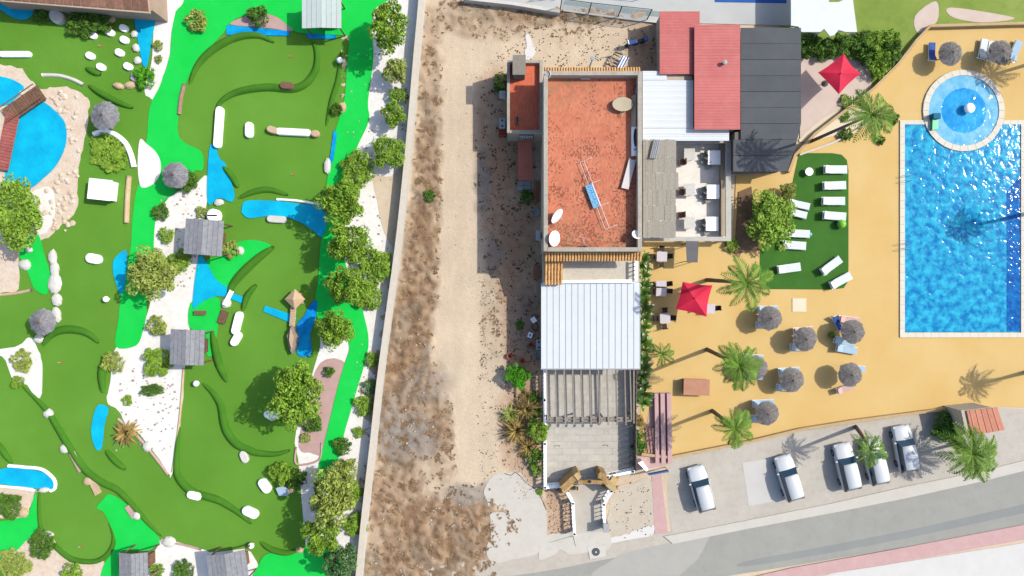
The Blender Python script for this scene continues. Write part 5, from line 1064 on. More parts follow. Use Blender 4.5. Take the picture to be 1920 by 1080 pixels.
for i, (x, y) in enumerate([(1276, 306), (1274, 362), (1274, 404)]): g_ = G(x, y); chair_parts(g_.x, g_.y, 1.6, M('brown_chair', C(140, 96, 76), C(160, 116, 96), 3), label='brown chair by the reed awning, '+['top', 'middle', 'bottom'][i]+' one', group='brown terrace chairs', s_=1.2)
# charcoal sunshade on the deck
ss = thing('charcoal_sunshade', 'charcoal rectangular sunshade below the cafe terrace', 'sunshade', G(1297, 474)); MB().prism(wpoly([(1286, 452), (1310, 452), (1308, 492), (1288, 492)], 2.0), 1.95, 2.0).build('cloth', M('charcoal_cloth', C(110, 108, 108), C(124, 122, 122), 1.5), ss)
for x, y in ((1288, 490), (1307, 490), (1288, 456), (1307, 456)): p = P(x, y, 1.95); MB().tube([(p.x, p.y, .05), (p.x, p.y, 1.95)], .035, 6).build('post', blk, ss)
# dining tables and chairs on the deck
cloth = M('pale_cloth', C(226, 214, 216), C(236, 226, 228), 2)
DT = [(1241, 481, 'top dining table by the hedge'), (1240, 533, 'upper joined table'), (1240, 546.5, 'lower joined table'), (1247, 597, 'dining table in the umbrella shade'), (1331, 579, 'dining table at the umbrella corner')]
for i, (x, y, lb_) in enumerate(DT):
    t, p = table(x, y, .95, .9 if i != 1 else .66, 'pale '+lb_, cloth, group='dining tables on the yellow deck', rz=R.uniform(-.05, .05))
    for (dx, dy, rz) in [(-.8, 0, -1.57), (.75, .05, 1.57)]+([(0, -.75, 0), (.05, .75, 3.1)] if i in (0, 3) else []):
        nm_ = ['left', 'right', 'bottom', 'top'][[(-.8), .75, 0, .05].index(dx)]
        chair_parts(p.x+dx, p.y+dy, rz+R.uniform(-.15, .15), darkch, label=f'dark chair on the {nm_} side of the {lb_}', group='dark dining chairs')
# umbrellas
redc = M('red_canopy', C(236, 26, 66), C(246, 40, 84), 1, rough=.7, trans=.15)
def sq_umbrella(pts, h, label):
    cx = sum(p[0] for p in pts)/4; cy = sum(p[1] for p in pts)/4; t = thing('red_umbrella', label, 'umbrella', G(cx, cy)); c = P(cx, cy, h+.45)
    base = P(cx, cy, h); t.location = (c.x, c.y, 0); crn = [P(x, y, h) for x, y in pts]
    for i in range(4):
        a, b = crn[i], crn[(i+1) % 4]; vs = []; fs = []; n_ = 6
        for r_i in range(n_+1):
            u = r_i/n_
            for s_i in range(n_+1):
                v = s_i/n_; e = a.lerp(b, v); q = c.lerp(e, u); q += (c-e)*(.07*u*math.sin(math.pi*v)); q.z -= .12*u*math.sin(math.pi*v)-.05*math.sin(math.pi*u); vs.append(q)
        fs = [(r_i*7+s_i, r_i*7+s_i+1, (r_i+1)*7+s_i+1, (r_i+1)*7+s_i) for r_i in range(n_) for s_i in range(n_)]
        MB().add(vs, fs).build('canopy_panel', redc, t, smooth=True); MB().tube([c-Vector((0, 0, .06)), a-Vector((0, 0, .05))], .02, 5).build('rib', wall_white, t)
    MB().tube([(c.x, c.y, 0), (c.x, c.y, h+.4)], .04, 8).build('pole', gm, t); MB().lathe([(.3, 0), (.28, .1), (.06, .16)], (c.x, c.y, .05), 12).build('base', blk, t); MB().lathe([(.06, 0), (.05, .1), (.01, .16)], (c.x, c.y, h+.45), 8).build('finial', redc, t)
sq_umbrella([(1280, 528), (1336, 535), (1325, 594), (1267, 580)], 2.5, 'red square umbrella on the yellow deck beside the hedge tables')
sq_umbrella([(1582, 100), (1614, 138), (1573, 177), (1534, 136)], 2.6, 'red square umbrella on the pink terrace by the charcoal roof')
ustraw = M('straw_grey', C(124, 118, 112), C(166, 160, 154), 6, rough=.95, bump=1, isl=.2)
UM = [(1446, 597, 'straw parasol nearest the cream hatch, leftmost of the upper row'), (1512, 636, 'straw parasol in the middle of the upper rows with pinkish towels'), (1602, 622, 'straw parasol furthest right above bright blue towels'), (1419, 690, 'straw parasol half behind the palm crown'), (1487, 713, 'straw parasol between the palm crown and the lone parasol'), (1597, 703, 'lone straw parasol at the right of the lower row'), (1440, 776, 'straw parasol nearest the car park wall'), (1786, 98, 'straw parasol left above the round pool'), (1880, 96, 'straw parasol right above the round pool')]
for (x, y, lb_) in UM:
    z = 2.0; c = P(x, y, z); t = thing('straw_parasol', lb_, 'parasol', (c.x, c.y, 0), 'straw parasols on the pool deck'); r = 23/S*(H-z)/H
    MB().tube([(c.x, c.y, .05), (c.x, c.y, z-.1)], .05, 7).build('pole', brown_wood, t); thatch_canopy(c.x, c.y, r, z-.35, z+.12, 24, .05).build('canopy', ustraw, t); MB().lathe([(.1, 0), (.08, .1), (.02, .16)], (c.x, c.y, z+.08), 8).build('finial', brown_wood, t)
# loungers
def lounger_proto():
    t = thing('sun_lounger', 'proto', 'sun lounger')
    m = MB()
    for y in (-.3, .3): m.box((0, y, .3), (1.9, .06, .07))
    for x in (-.92, .92, .2): m.box((x, 0, .3), (.06, .6, .06))
    m.build('frame', white_paint, t)
    for x in (-.8, .8):
        for y in (-.28, .28): MB().box((x, y, .14), (.05, .05, .28)).build('leg', white_paint, t)
    return t
LM = {}
def lounger_tree(key, mat):
    t = lounger_proto(); m = MB(); m.box((.28, 0, .36), (1.3, .62, .07)); m.build('seat_pad', mat, t)
    T = Matrix.Translation((-.36, 0, .36)) @ Matrix.Rotation(r_(28), 4, 'Y') @ Matrix.Translation((-.34, 0, 0)); MB().box((0, 0, 0), (.68, .62, .07), 0, T).build('backrest', mat, t)
    return t, snapshot(t)
lw = M('lounger_white', C(232, 240, 238), C(244, 248, 248), 2, rough=.6); lbm = M('lounger_blue', C(176, 206, 226), C(192, 220, 236), 2, rough=.7); ldb = M('towel_blue', C(50, 84, 170), C(80, 120, 200), 2); lpk = M('towel_pink', C(224, 178, 172), C(236, 196, 190), 2)
LK = {'w': lw, 'b': lbm, 'd': ldb, 'p': lpk}; LT = {}
LO = [(1566, 318, 0, 'w', 1.15, 'white lounger in the right column on the green lawn, topmost'), (1564, 348, 2, 'w', 1.15, 'white lounger in the right column on the green lawn, second from top'), (1562, 377, 0, 'w', 1.15, 'white lounger in the right column on the green lawn, third from top'), (1564, 405, -4, 'w', 1.15, 'white lounger in the right column on the green lawn, beside the lime ball'),
      (1499, 384, -12, 'w', 1.0, 'upper of the two white loungers pushed together by the shrubs'), (1494, 400, -14, 'w', 1.0, 'lower of the two white loungers pushed together by the shrubs'), (1497, 438, -3, 'w', 1.1, 'white lounger next to the small cyan float'), (1489, 460, -4, 'w', 1.15, 'white lounger just under the one with the cyan float'), (1479, 503, 8, 'w', 1.15, 'white lounger alone in the lower left of the green lawn'), (1558, 498, 36, 'w', 1.15, 'slanted white lounger in the lower right of the green lawn'), (1576, 526, 28, 'w', 1.15, 'slanted white lounger at the bottom right corner of the green lawn'),
      (1440, 580, 0, 'b', 1.0, 'pale lounger above the leftmost upper straw parasol'), (1434, 609, 0, 'b', .9, 'pale lounger below the leftmost upper straw parasol'), (1506, 620, 4, 'p', 1.0, 'lounger with pinkish towel above the middle parasol'), (1500, 651, 0, 'b', 1.0, 'pale lounger below the middle parasol'), (1592, 600, -8, 'p', 1.0, 'lounger with pinkish towel above the rightmost parasol'), (1570, 606, -62, 'd', .75, 'lounger with deep blue towel beside the rightmost parasol'), (1583, 640, -12, 'b', 1.05, 'light blue lounger left below the rightmost parasol'), (1587, 655, -10, 'b', 1.05, 'second light blue lounger, lowest below the rightmost parasol'),
      (1412, 671, -4, 'b', 1.0, 'light blue lounger at the palm crown'), (1414, 706, 0, 'b', .9, 'light blue lounger under the parasol behind the palm'), (1479, 696, 3, 'b', 1.05, 'light blue lounger above the lower middle parasol'), (1472, 727, -6, 'b', .9, 'light blue lounger below the lower middle parasol'), (1584, 729, 18, 'p', .85, 'lounger with rosy towel below the lone parasol'), (1606, 690, -10, 'b', .85, 'pale lounger under the lone parasol'), (1431, 756, 3, 'b', 1.05, 'light blue lounger above the parasol near the car park'), (1424, 786, -8, 'b', .9, 'light blue lounger below the parasol near the car park'),
      (1747, 97, 88, 'd', .9, 'blue lounger standing crosswise at the upper left of the round pool'), (1843, 92, 80, 'w', 1.0, 'white lounger between the two upper parasols, left'), (1858, 96, 84, 'w', 1.0, 'white lounger between the two upper parasols, right'), (1903, 96, 66, 'b', 1.1, 'light blue lounger right of the upper right parasol')]
for (x, y, a, k, s_, lb_) in LO:
    p = P(x, y, .35); zb = .07 if x > 1424 and 287 < y < 545 and x < 1592 else .045
    if k not in LT:
        LT[k] = lounger_tree(k, LK[k]); rt_ = LT[k][0]; rt_.location = (p.x, p.y, zb); rt_.rotation_euler = (0, 0, r_(a)); rt_.scale = (s_, s_, 1); rt_['label'] = lb_; rt_['group'] = 'sun loungers'
        continue
    dup(LT[k][0], LT[k][1], (p.x, p.y, zb), r_(a), (s_, s_, 1), lb_, 'sun loungers')
table(1517, 322, .75, .75, 'small round white table on the green lawn', round_=True, zb=.07, h=.5, cat='table')
bal = MB().lathe([(.02, 0), (.28, .1), (.42, .38), (.36, .6), (.2, .74), (.02, .8)], (P(1578, 420, .5).x, P(1578, 420, .5).y, .07), 18).build('beach_ball', M('lime', C(132, 214, 60), C(148, 226, 80), 1, rough=.4), smooth=True); tag(bal, 'lime green ball next to the lowest right column lounger', 'ball')
flt = MB().lathe([(.02, 0), (.18, .05), (.2, .12), (.02, .2)], (P(1520, 439, .3).x, P(1520, 439, .3).y, .07), 12).build('pool_float', M('float_cyan', C(120, 210, 220), C(140, 220, 228), 1, rough=.4), smooth=True); tag(flt, 'small cyan float at the end of a white lounger', 'float')
bl2 = MB().lathe([(.02, 0), (.3, .1), (.34, .3), (.02, .5)], (P(1560, 628, .3).x, P(1560, 628, .3).y, .05), 14).build('beach_bag', M('bag_green', C(96, 130, 30), C(112, 146, 40), 2), smooth=True); tag(bl2, 'green beach bag in the shade of the rightmost parasol', 'bag')
for i, (x, y) in enumerate([(1431, 594), (1497, 636), (1463, 712), (1422, 770), (1398, 690)]): table(x, y, .5, .5, 'small tan side table between the loungers of the '+['leftmost upper', 'middle upper', 'lower middle', 'car park side', 'palm side'][i]+' parasol', stone_tan, h=.4, group='side tables between loungers')
ht = MB(); g_ = G(1498, 572); ht.box((g_.x, g_.y, .075), (1.3, 1.25, .05)).build('hatch_cover', M('hatch_cream', C(252, 238, 200), C(254, 244, 214), 1)).name; hc = [o for o in col.objects if o.name.startswith('hatch_cover')][0]; tag(hc, 'square cream hatch cover in the yellow deck', 'hatch')
# pools
pool_m = water('pool_water', C(2, 134, 202), C(60, 204, 238), 1.5, 1.5, .045, .12, .14)  # lighter mottling in the colour stands in for caustics and sun glints
pool_edge = M('pool_coping', C(246, 236, 212), C(252, 244, 226), 1.5, bump=.3, obj=.02)
basin = M('basin', C(10, 110, 190), C(20, 120, 200), 1)
pool = thing('swimming_pool', 'large rectangular swimming pool with cream coping', 'pool', G(1804, 430))
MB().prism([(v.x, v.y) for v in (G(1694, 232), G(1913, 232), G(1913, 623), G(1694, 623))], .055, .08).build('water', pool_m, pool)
step_m = water('step_water', C(4, 96, 180), C(16, 130, 208), 1.6, 2.0, .06)
MB().prism([(v.x, v.y) for v in (G(1886, 360), G(1911.5, 330), G(1911.5, 621), G(1886, 621))], .08, .084).build('deep_lane', step_m, pool)
def coping_run(a, b, w_, par, n_):
    A, B = G(*a), G(*b); d = B-A; L = d.length; an = math.atan2(d.y, d.x)
    me = MB().box((0, 0, 0), (L/n_-.015, w_/S, .08)).mesh('coping_stone'); me.materials.append(pool_edge)
    for i in range(n_): o = bpy.data.objects.new('coping_stone', me); col.objects.link(o); o.parent = par; o.location = A.lerp(B, (i+.5)/n_)+Vector((0, 0, .11))-par.location; o.rotation_euler = (0, 0, an)
coping_run((1690.5, 226), (1690.5, 631), 9, pool, 27); coping_run((1686, 628), (1920, 628), 9, pool, 16); coping_run((1916.5, 226), (1916.5, 624), 8, pool, 27); coping_run((1686, 230), (1738, 230), 8, pool, 4); coping_run((1866, 230), (1920, 230), 8, pool, 4)
rp = thing('round_pool', 'round kiddie pool with white fountain dome overlapping the big pool', 'pool', G(1805, 210)); g_ = G(1805, 208)
MB().lathe([(3.35, .09), (3.35, .125), (.02, .126)], (g_.x, g_.y, 0), 48).build('water', water('kiddie_water', C(30, 160, 236), C(60, 196, 250), .6, 1.6, .03), rp)
for i in range(30):
    a0, a1 = 2*math.pi*i/30+.006, 2*math.pi*(i+1)/30; q = []
    for (rr, aa) in ((3.3, a0), (3.3, a1), (3.82, a1), (3.82, a0)): q.append((g_.x+rr*math.cos(aa), g_.y+rr*math.sin(aa)*1.0))
    MB().prism(q, .05, .19).build('coping_stone', pool_edge, rp)
for i in range(3):
    pass
m = MB(); vs = []
for (rr, zz) in ((3.3, .127), (3.3, .13), (2.15, .133), (2.1, .127)): vs += [(g_.x+rr*math.cos(2*math.pi*k/48), g_.y+rr*math.sin(2*math.pi*k/48), zz) for k in range(48)]
m.add(vs, [(i*48+k, i*48+(k+1) % 48, (i+1)*48+(k+1) % 48, (i+1)*48+k) for i in range(3) for k in range(48)]).build('shallow_shelf', water('shelf_water', C(96, 196, 240), C(160, 222, 246), 1.2, 1.6, .03, contrast=.2), rp)
fm_ = G(1810, 206); MB().lathe([(.2, 0), (.22, .3), (.5, .42), (.44, .6), (.2, .72), (.02, .74)], (fm_.x, fm_.y, .12), 16).build('fountain', white_paint, rp, smooth=True)
s0 = G(1748, 232); sld = thing('water_slide', 'small green slide at the left rim of the round pool', 'slide', s0); MB().prism([(s0.x-.3, s0.y-.7), (s0.x+.25, s0.y-.6), (s0.x+.3, s0.y+.6), (s0.x-.25, s0.y+.6)], .15, .5).build('chute', M('slide_green', C(40, 200, 130), C(60, 220, 150), 1, rough=.4), sld)
MB().prism([(s0.x-.35, s0.y+.3), (s0.x+.3, s0.y+.3), (s0.x+.3, s0.y+.8), (s0.x-.35, s0.y+.8)], .15, .8).build('platform', M('slide_blue', C(30, 120, 150)), sld)
for x, y, lb_ in ((1706, 335, 'upper left'), (1700, 462, 'lower left')): 
    g2 = G(x-12, y); ld = thing('pool_ladder', 'steel ladder on the '+lb_+' side of the big pool', 'ladder', g2, 'pool ladders')
    for dy in (-.25, .25): MB().tube([(g2.x-.2, g2.y+dy, .1), (g2.x-.1, g2.y+dy, .8), (g2.x+.35, g2.y+dy, .85), (g2.x+.5, g2.y+dy, .1)], .025, 6).build('handrail', M('steel', C(190, 190, 190), C(200, 200, 200), 2, metal=.8, rough=.3), ld)
# deck edge walls
dwall = M('deck_wall', C(208, 176, 124), C(226, 196, 146), 1.2, bump=.5)
tag(along([(1203, 852), (1258, 858), (1400, 830), (1500, 806), (1600, 790), (1700, 777), (1830, 760)], 5, 0, .5, 'low_wall', dwall, profile='wall', smooth=False), 'low tan wall between the yellow deck and the car park', 'wall')
tag(along([(1480, 322), (1492, 290), (1530, 250), (1640, 165), (1685, 120), (1720, 75), (1745, 48), (1960, 42)], 5, 0, .6, 'low_wall', dwall, profile='wall', smooth=False), 'low curved wall along the upper edge of the yellow deck', 'wall')
tag(along([(1500, 290), (1560, 268), (1600, 248), (1628, 228)], 3, 0, .3, 'low_kerb', wall_white, profile='wall'), 'low pale kerb between the green lawn and leaning palm', 'kerb')
rt2 = thing('brick_counter', 'long rosy brick counter standing alone on the yellow deck', 'counter', G(1304, 727)); p = P(1306, 726, .9); MB().box((p.x, p.y, .45), (2.2, 1.35, .86), -.03).build('body', M('rosy_brick', C(186, 130, 100), C(206, 150, 118), 4, bump=.5), rt2); MB().box((p.x, p.y, .92), (2.4, 1.5, .08), -.03).build('top', M('rosy_top', C(204, 146, 112), C(216, 160, 128), 2, bump=.3), rt2)
kt = thing('tiled_pavilion', 'small salmon roofed pavilion by the road', 'pavilion', G(1845, 790)); q = [P(x, y, 2.7) for x, y in ((1812, 770), (1870, 764), (1884, 806), (1822, 816))]
MB().prism([(v.x*.99, v.y) for v in q], 0, 2.6).build('wall', plaster, kt); salm = M('salmon_tile', C(226, 148, 118), C(238, 166, 136), 2, bump=.5, obj=.08)
for i in range(11):
    u0, u1 = i/11, (i+1)/11-.01; a, b = q[0].lerp(q[1], u0), q[0].lerp(q[1], u1); c_, d_ = q[3].lerp(q[2], u1), q[3].lerp(q[2], u0); MB().prism([(v.x, v.y) for v in (a, b, c_, d_)], 2.62, 2.74+.03*(i % 2)).build('tile_row', salm, kt)
tent = thing('marquee', 'white marquee with peaked edge at the top beside the hedge', 'tent', G(1545, 20)); wt = M('tent_white', (.42, .44, .45), (.46, .47, .47), 1, rough=.7)
cts = [(1483, -60), (1483, 48), (1497, 50), (1503, 60), (1538, 60), (1545, 54), (1556, 68), (1564, 66), (1572, 56), (1585, 60), (1607, 60), (1598, -8), (1572, 4), (1554, 4), (1552, -60)]
q = wpoly(cts, 2.6); MB().prism(q, 2.5, 2.62).build('canopy', wt, tent)
for (a, b) in (((1483, 50), (1538, 60)), ((1576, 56), (1607, 60))): A, B = P(*a, 2.6), P(*b, 2.6); d = B-A; MB().box(((A.x+B.x)/2, (A.y+B.y)/2, 2.35), (d.length, .03, .3), math.atan2(d.y, d.x)).build('valance', wt, tent)
for x, y in ((1486, 48), (1505, 58), (1604, 58), (1540, 58)): p = P(x, y, 2.5); MB().tube([(p.x, p.y, 0), (p.x, p.y, 2.5)], .05, 6).build('post', gm, tent)
# sports courts at the top edge
ct = M('court_grey', C(204, 206, 202), C(218, 220, 214), .5, bump=.2); sheet('court_floor', [(880, -60), (1490, -60), (1490, 48), (1400, 46), (1240, 42), (1200, 44), (1160, 36), (1053, 18), (960, 8), (880, -2)], .05, ct, smooth=False)
sheet('blue_court', [(1340, -60), (1475, -60), (1475, 6), (1340, 4)], .065, M('court_blue', C(30, 90, 176), C(44, 104, 190), 1), smooth=False); sheet('court_band', [(1056, 8), (1180, 26), (1240, 32), (1240, 22), (1060, -2)], .06, M('court_teal', C(150, 168, 166), C(166, 180, 178), .8), smooth=False)
sheet('court_band', [(960, -60), (1056, -60), (1056, -4), (990, -12)], .06, MATS['court_teal'], smooth=False)
tag(along([(870, -4), (960, 6), (1050, 21)], 6, 0, .9, 'low_wall', wall_white, profile='wall', smooth=False), 'white low wall ending at the corner post of the court', 'wall')
tag(along([(1056, 19), (1120, 28), (1200, 38), (1240, 42)], 3, .0, .25, 'court_kerb', wall_white, profile='wall', smooth=False), 'thin white kerb under the court fence', 'kerb')
fn = thing('court_fence', 'black post glass fence along the sports court', 'fence', G(1130, 26)); gl = M('glass', (.6, .7, .7), (.65, .72, .72), 1, rough=.1)
gb2 = gl.node_tree.nodes['Principled BSDF']; gb2.inputs['Transmission Weight'].default_value = .0; gb2.inputs['Alpha'].default_value = .22
for i, (x, y) in enumerate([(1050, 20), (1103, 27), (1158, 33), (1212, 39), (1102, -22), (1168, -16), (1230, -10)]):
    g_ = G(x, y); MB().tube([(g_.x, g_.y, 0), (g_.x, g_.y, 2.6)], .05, 6).build('post', MATS['iron'], fn)
    if i < 3: 
        g3 = G(*[(1103, 27), (1158, 33), (1212, 39)][i]); d = g3-g_; MB().box(((g_.x+g3.x)/2, (g_.y+g3.y)/2, 1.3), (d.length-.15, .02, 2.3), math.atan2(d.y, d.x)).build('glass_panel', gl, fn)
    if i in (4, 5): g3 = G(*[(1168, -16), (1230, -10)][i-4]); MB().tube([(g_.x, g_.y, 2.6), (g3.x, g3.y, 2.6)], .03, 5).build('top_rail', MATS['iron'], fn)
for a, b in (((1050, 20), (1103, 27)), ((1103, 27), (1158, 33)), ((1158, 33), (1212, 39))): A, B = G(*a, 2.6), G(*b, 2.6); MB().tube([A, B], .03, 5).build('top_rail', MATS['iron'], fn)
bn = thing('court_bench', 'metal frame bench inside the sports court', 'bench', G(1010, -2))
for dy in (0, .5): MB().tube([(G(996, 2).x, G(996, 2).y+dy, .5), (G(1044, -4).x, G(1044, -4).y+dy, .5)], .03, 5).build('rail', MATS['iron'], bn)
for x in (1000, 1020, 1040): g_ = G(x, 0); MB().tube([(g_.x, g_.y, .05), (g_.x, g_.y, .5)], .03, 5).build('leg', MATS['iron'], bn)
# step terrace, pink walls at the gate to the deck
pk = thing('pink_ramp_wall', 'long pink double wall beside the yellow deck entrance', 'wall', G(1242, 790))
for x0_, x1_ in ((1225, 1232), (1236, 1244), (1248, 1256)): MB().prism([(v.x, v.y) for v in (G(x0_, 736), G(x1_, 736), G(x1_+2, 866), G(x0_+2, 866))], .07, .55).build('wall_run', pinkp, pk)
q = [(1213, 798), (1222, 798)]; rfm = M('pink_tile', C(222, 166, 152), C(234, 182, 168), 3, obj=.1)
rf = thing('pink_steps', 'pink tiled steps in the corner by the ramp wall', 'steps', G(1218, 824))
for j in range(6):
    for i in range(3): g_ = G(1212+i*5.5+j*.9, 805+j*8); MB().box((g_.x, g_.y, .12+.05*i), (.25, .36, .1+.1*i)).build('tile', rfm, rf)
bsn = thing('blue_sign', 'narrow blue sign board on the pink path', 'sign', G(1236, 886)); A, B = P(1217, 891, 1.6), P(1254, 884, 1.6); d = B-A; MB().box(((A.x+B.x)/2, (A.y+B.y)/2, 1.35), (d.length, .12, .5), math.atan2(d.y, d.x)).build('board', M('board_blue', C(84, 116, 176), C(96, 128, 188), 2), bsn)
for p in (A, B): MB().tube([(p.x, p.y, 0), (p.x, p.y, 1.6)], .04, 6).build('post', wall_white, bsn)
wc = thing('white_cover', 'white sloping cover at the corner of the pink walls', 'cover', G(1203, 877)); q = [P(x, y, 1.0) for x, y in ((1196, 868), (1204, 864), (1216, 880), (1212, 884))]; MB().prism([(v.x, v.y) for v in q], .1, 1.0).build('shell', white_paint, wc)
# ------------------------------------------------------------------ cars
carw = M('car_white', (.40, .42, .42), (.42, .43, .43), 1, rough=.25, spec=.5); card = M('car_dark', C(70, 70, 76), C(78, 78, 84), 1, rough=.25, spec=.5); cars_ = M('car_silver', C(176, 196, 200), C(184, 202, 206), 1, rough=.25, metal=.3)
cglass = M('car_glass', C(30, 62, 80), C(36, 70, 88), 1, rough=.08, spec=.6); tyre = M('tyre', C(34, 34, 34), C(40, 40, 40), 4); rim = M('rim', C(170, 170, 172), C(180, 180, 182), 2, metal=.7, rough=.4); lampm = M('lamp_glass', C(220, 224, 226), C(228, 230, 232), 2, rough=.1); tail = M('tail_red', C(170, 24, 24), C(180, 30, 30), 2, rough=.2)
def loft(secs, closed_ends=True):
    m = MB(); n_ = len(secs[0]); vs = [v for s_ in secs for v in s_]; fs = []
    for i in range(len(secs)-1):
        for k in range(n_): k2 = (k+1) % n_; fs.append((i*n_+k, i*n_+k2, (i+1)*n_+k2, (i+1)*n_+k))
    fs += [tuple(range(n_-1, -1, -1)), tuple(range((len(secs)-1)*n_, len(secs)*n_))]
    return m.add(vs, fs)
def car(px, py, heading, label, paint, L=4.25, W=1.78, roofmat=None, hood=.34):
    """nose points along +x before turning by heading"""
    zt = 1.45; p = P(px, py, .9); t = thing('parked_car', label, 'car', (p.x, p.y, .04), 'cars in the car park')
    T = Matrix.Translation((p.x, p.y, .04)) @ Matrix.Rotation(heading, 4, 'Z')
    st = [(-.5, .80, .42, .78), (-.485, .90, .28, .92), (-.40, .97, .22, .98), (-.2, 1.0, .20, .96), (.0, 1.0, .20, .94), (.2, .99, .20, .92), (.36, .96, .22, .84), (.46, .88, .26, .72), (.495, .74, .34, .62), (.5, .6, .4, .56)]
    secs = []
    for (x, w_, zb, zt_) in st:
        y = W/2*w_; X = x*L; secs.append([T @ Vector(v) for v in ((X, -y*.96, zb), (X, y*.96, zb), (X, y, (zb+zt_)/2), (X, y*.97, zt_-.10), (X, y*.80, zt_), (X, 0, zt_+.03), (X, -y*.80, zt_), (X, -y*.97, zt_-.10), (X, -y, (zb+zt_)/2))])
    body = loft(secs).build('body', paint, t, smooth=True)
    x0_, x1_, x2_, x3_ = -.485*L, -.40*L, .09*L, .21*L       # rear glass foot, roof rear, roof front, windscreen foot
    yb, yt = W*.455, W*.36; zb, zr = .93, zt
    def quad(nm, vs, mt): c = sum((Vector(v) for v in vs), Vector())/4; MB().add([T @ Vector(v) for v in vs]+[T @ (Vector(v)+(Vector((c.x*0, 0, -.04)))) for v in vs], [(0, 1, 2, 3), (7, 6, 5, 4), (0, 4, 5, 1), (1, 5, 6, 2), (2, 6, 7, 3), (3, 7, 4, 0)]).build(nm, mt, t)
    quad('windscreen', [(x3_, -yb, zb-.02), (x3_, yb, zb-.02), (x2_, yt, zr), (x2_, -yt, zr)], cglass); quad('rear_window', [(x1_, -yt, zr), (x1_, yt, zr), (x0_, yb*.95, zb+.03), (x0_, -yb*.95, zb+.03)], cglass)
    for s_ in (-1, 1): quad('side_window', [(x0_, s_*yb, zb), (x3_, s_*yb, zb-.02), (x2_, s_*yt, zr), (x1_, s_*yt, zr)], cglass)
    xm = (x1_+x2_)/2; rs = []
    for (x, w_, dz) in ((x1_-.06, .94, -.03), (x1_+.12, 1.0, .02), (xm, 1.02, .06), (x2_-.12, 1.0, .02), (x2_+.05, .95, -.03)):
        y = yt*w_; rs.append([T @ Vector(v) for v in ((x, -y, zr-.04+dz), (x, y, zr-.04+dz), (x, y*.96, zr+.02+dz), (x, 0, zr+.05+dz), (x, -y*.96, zr+.02+dz))])
    loft(rs).build('roof', roofmat or paint, t, smooth=True)
    for sx_ in (-.31, .32):
        for s_ in (-1, 1):
            m = MB(); m.lathe([(.30, -.1), (.32, -.06), (.32, .06), (.30, .1)], seg=16); TT = T @ Matrix.Translation((sx_*L, s_*(W/2-.1), .31)) @ Matrix.Rotation(math.pi/2, 4, 'X'); m.v = [tuple(TT @ Vector(v)) for v in m.v]; wl_ = m.build('wheel', tyre, t)
            m = MB(); m.lathe([(.19, -.11), (.2, 0), (.19, .11)], seg=10); m.v = [tuple(TT @ Vector(v)) for v in m.v]; m.build('rim', rim, wl_)
    for s_ in (-1, 1):
        MB().box((.475*L, s_*W*.33, .63), (.22, .34, .12), 0, T).build('headlight', lampm, t); MB().box((-.49*L, s_*W*.36, .78), (.1, .24, .2), 0, T).build('tail_light', tail, t); MB().box((.17*L, s_*(W/2+.07), .96), (.12, .18, .12), 0, T).build('wing_mirror', paint, t)
    return t
hd = lambda deg: math.radians(90+deg)
car(1316, 917, hd(15), 'white hatchback parked alone nearest the pink path', carw)
car(1481, 897, hd(17), 'white car parked alone beside the pale slab', carw)
car(1590, 876, hd(13), 'white car left of the small palm crown', carw, L=4.4)
car(1643, 866, hd(12), 'white car partly hidden by the small palm crown', carw, L=4.3)
car(1699, 842, hd(10), 'white car at the right end of the row, half in tree shade', carw, L=4.3)
# ------------------------------------------------------------------ motorbike and junk on the dirt yard
mb = thing('motorbike', 'dark blue motorbike on the dirt yard half in shade', 'motorbike', G(1190, 84)); g_ = G(1190, 84); T = Matrix.Translation((g_.x, g_.y, .04)) @ Matrix.Rotation(r_(14), 4, 'Z')
bk = M('bike_black', C(34, 34, 40), C(46, 46, 52), 3, rough=.4); bb = M('bike_blue', C(50, 84, 150), C(70, 104, 170), 3, rough=.3)
for x in (-.72, .72):
    m = MB(); m.lathe([(.26, -.07), (.31, -.04), (.31, .04), (.26, .07)], seg=16); TT = T @ Matrix.Translation((x, 0, .31)) @ Matrix.Rotation(math.pi/2, 4, 'X'); m.v = [tuple(TT @ Vector(v)) for v in m.v]; m.build('wheel', tyre, mb)
def tb(nm, c, d, mt, rz=0): MB().box(c, d, rz, T).build(nm, mt, mb)
tb('engine', (0, 0, .42), (.5, .3, .4), bk); tb('fuel_tank', (-.15, 0, .8), (.5, .32, .26), bb); tb('seat', (.38, 0, .78), (.7, .28, .14), bk); tb('fairing', (-.62, 0, .85), (.36, .44, .4), bb); tb('top_box', (.88, 0, .92), (.38, .42, .32), bb); tb('windshield', (-.8, 0, 1.1), (.06, .36, .26), white_paint); tb('front_fender', (-.78, 0, .62), (.4, .16, .08), bb)
MB().tube([T @ Vector((-.45, -.38, 1.02)), T @ Vector((-.52, 0, .98)), T @ Vector((-.45, .38, 1.02))], .025, 6).build('handlebar', bk, mb)
for s_ in (-1, 1): MB().tube([T @ Vector((-.55, s_*.1, .95)), T @ Vector((-.74, s_*.1, .31))], .03, 6).build('fork', MATS['rim'], mb); tb('mirror', (-.42, s_*.34, 1.12), (.03, .12, .08), bk)
ch = thing('wooden_trolley', 'pale timber trolley on the dirt yard behind the main house', 'trolley', G(1154, 118)); g_ = G(1154, 117); T = Matrix.Translation((g_.x, g_.y, 0)) @ Matrix.Rotation(r_(-28), 4, 'Z'); tim = M('pale_timber', C(196, 176, 146), C(214, 196, 166), 4, bump=.4, obj=.1)
for y in (-.45, -.15, .15, .42): MB().box((0, y, .55), (1.1, .1, .06), 0, T).build('slat', tim, ch)
for x in (-.5, .5):
    MB().box((x, 0, .5), (.08, 1.1, .06), 0, T).build('rail', tim, ch)
    for y in (-.45, .45): MB().box((x, y, .25), (.07, .07, .5), 0, T).build('leg', tim, ch)
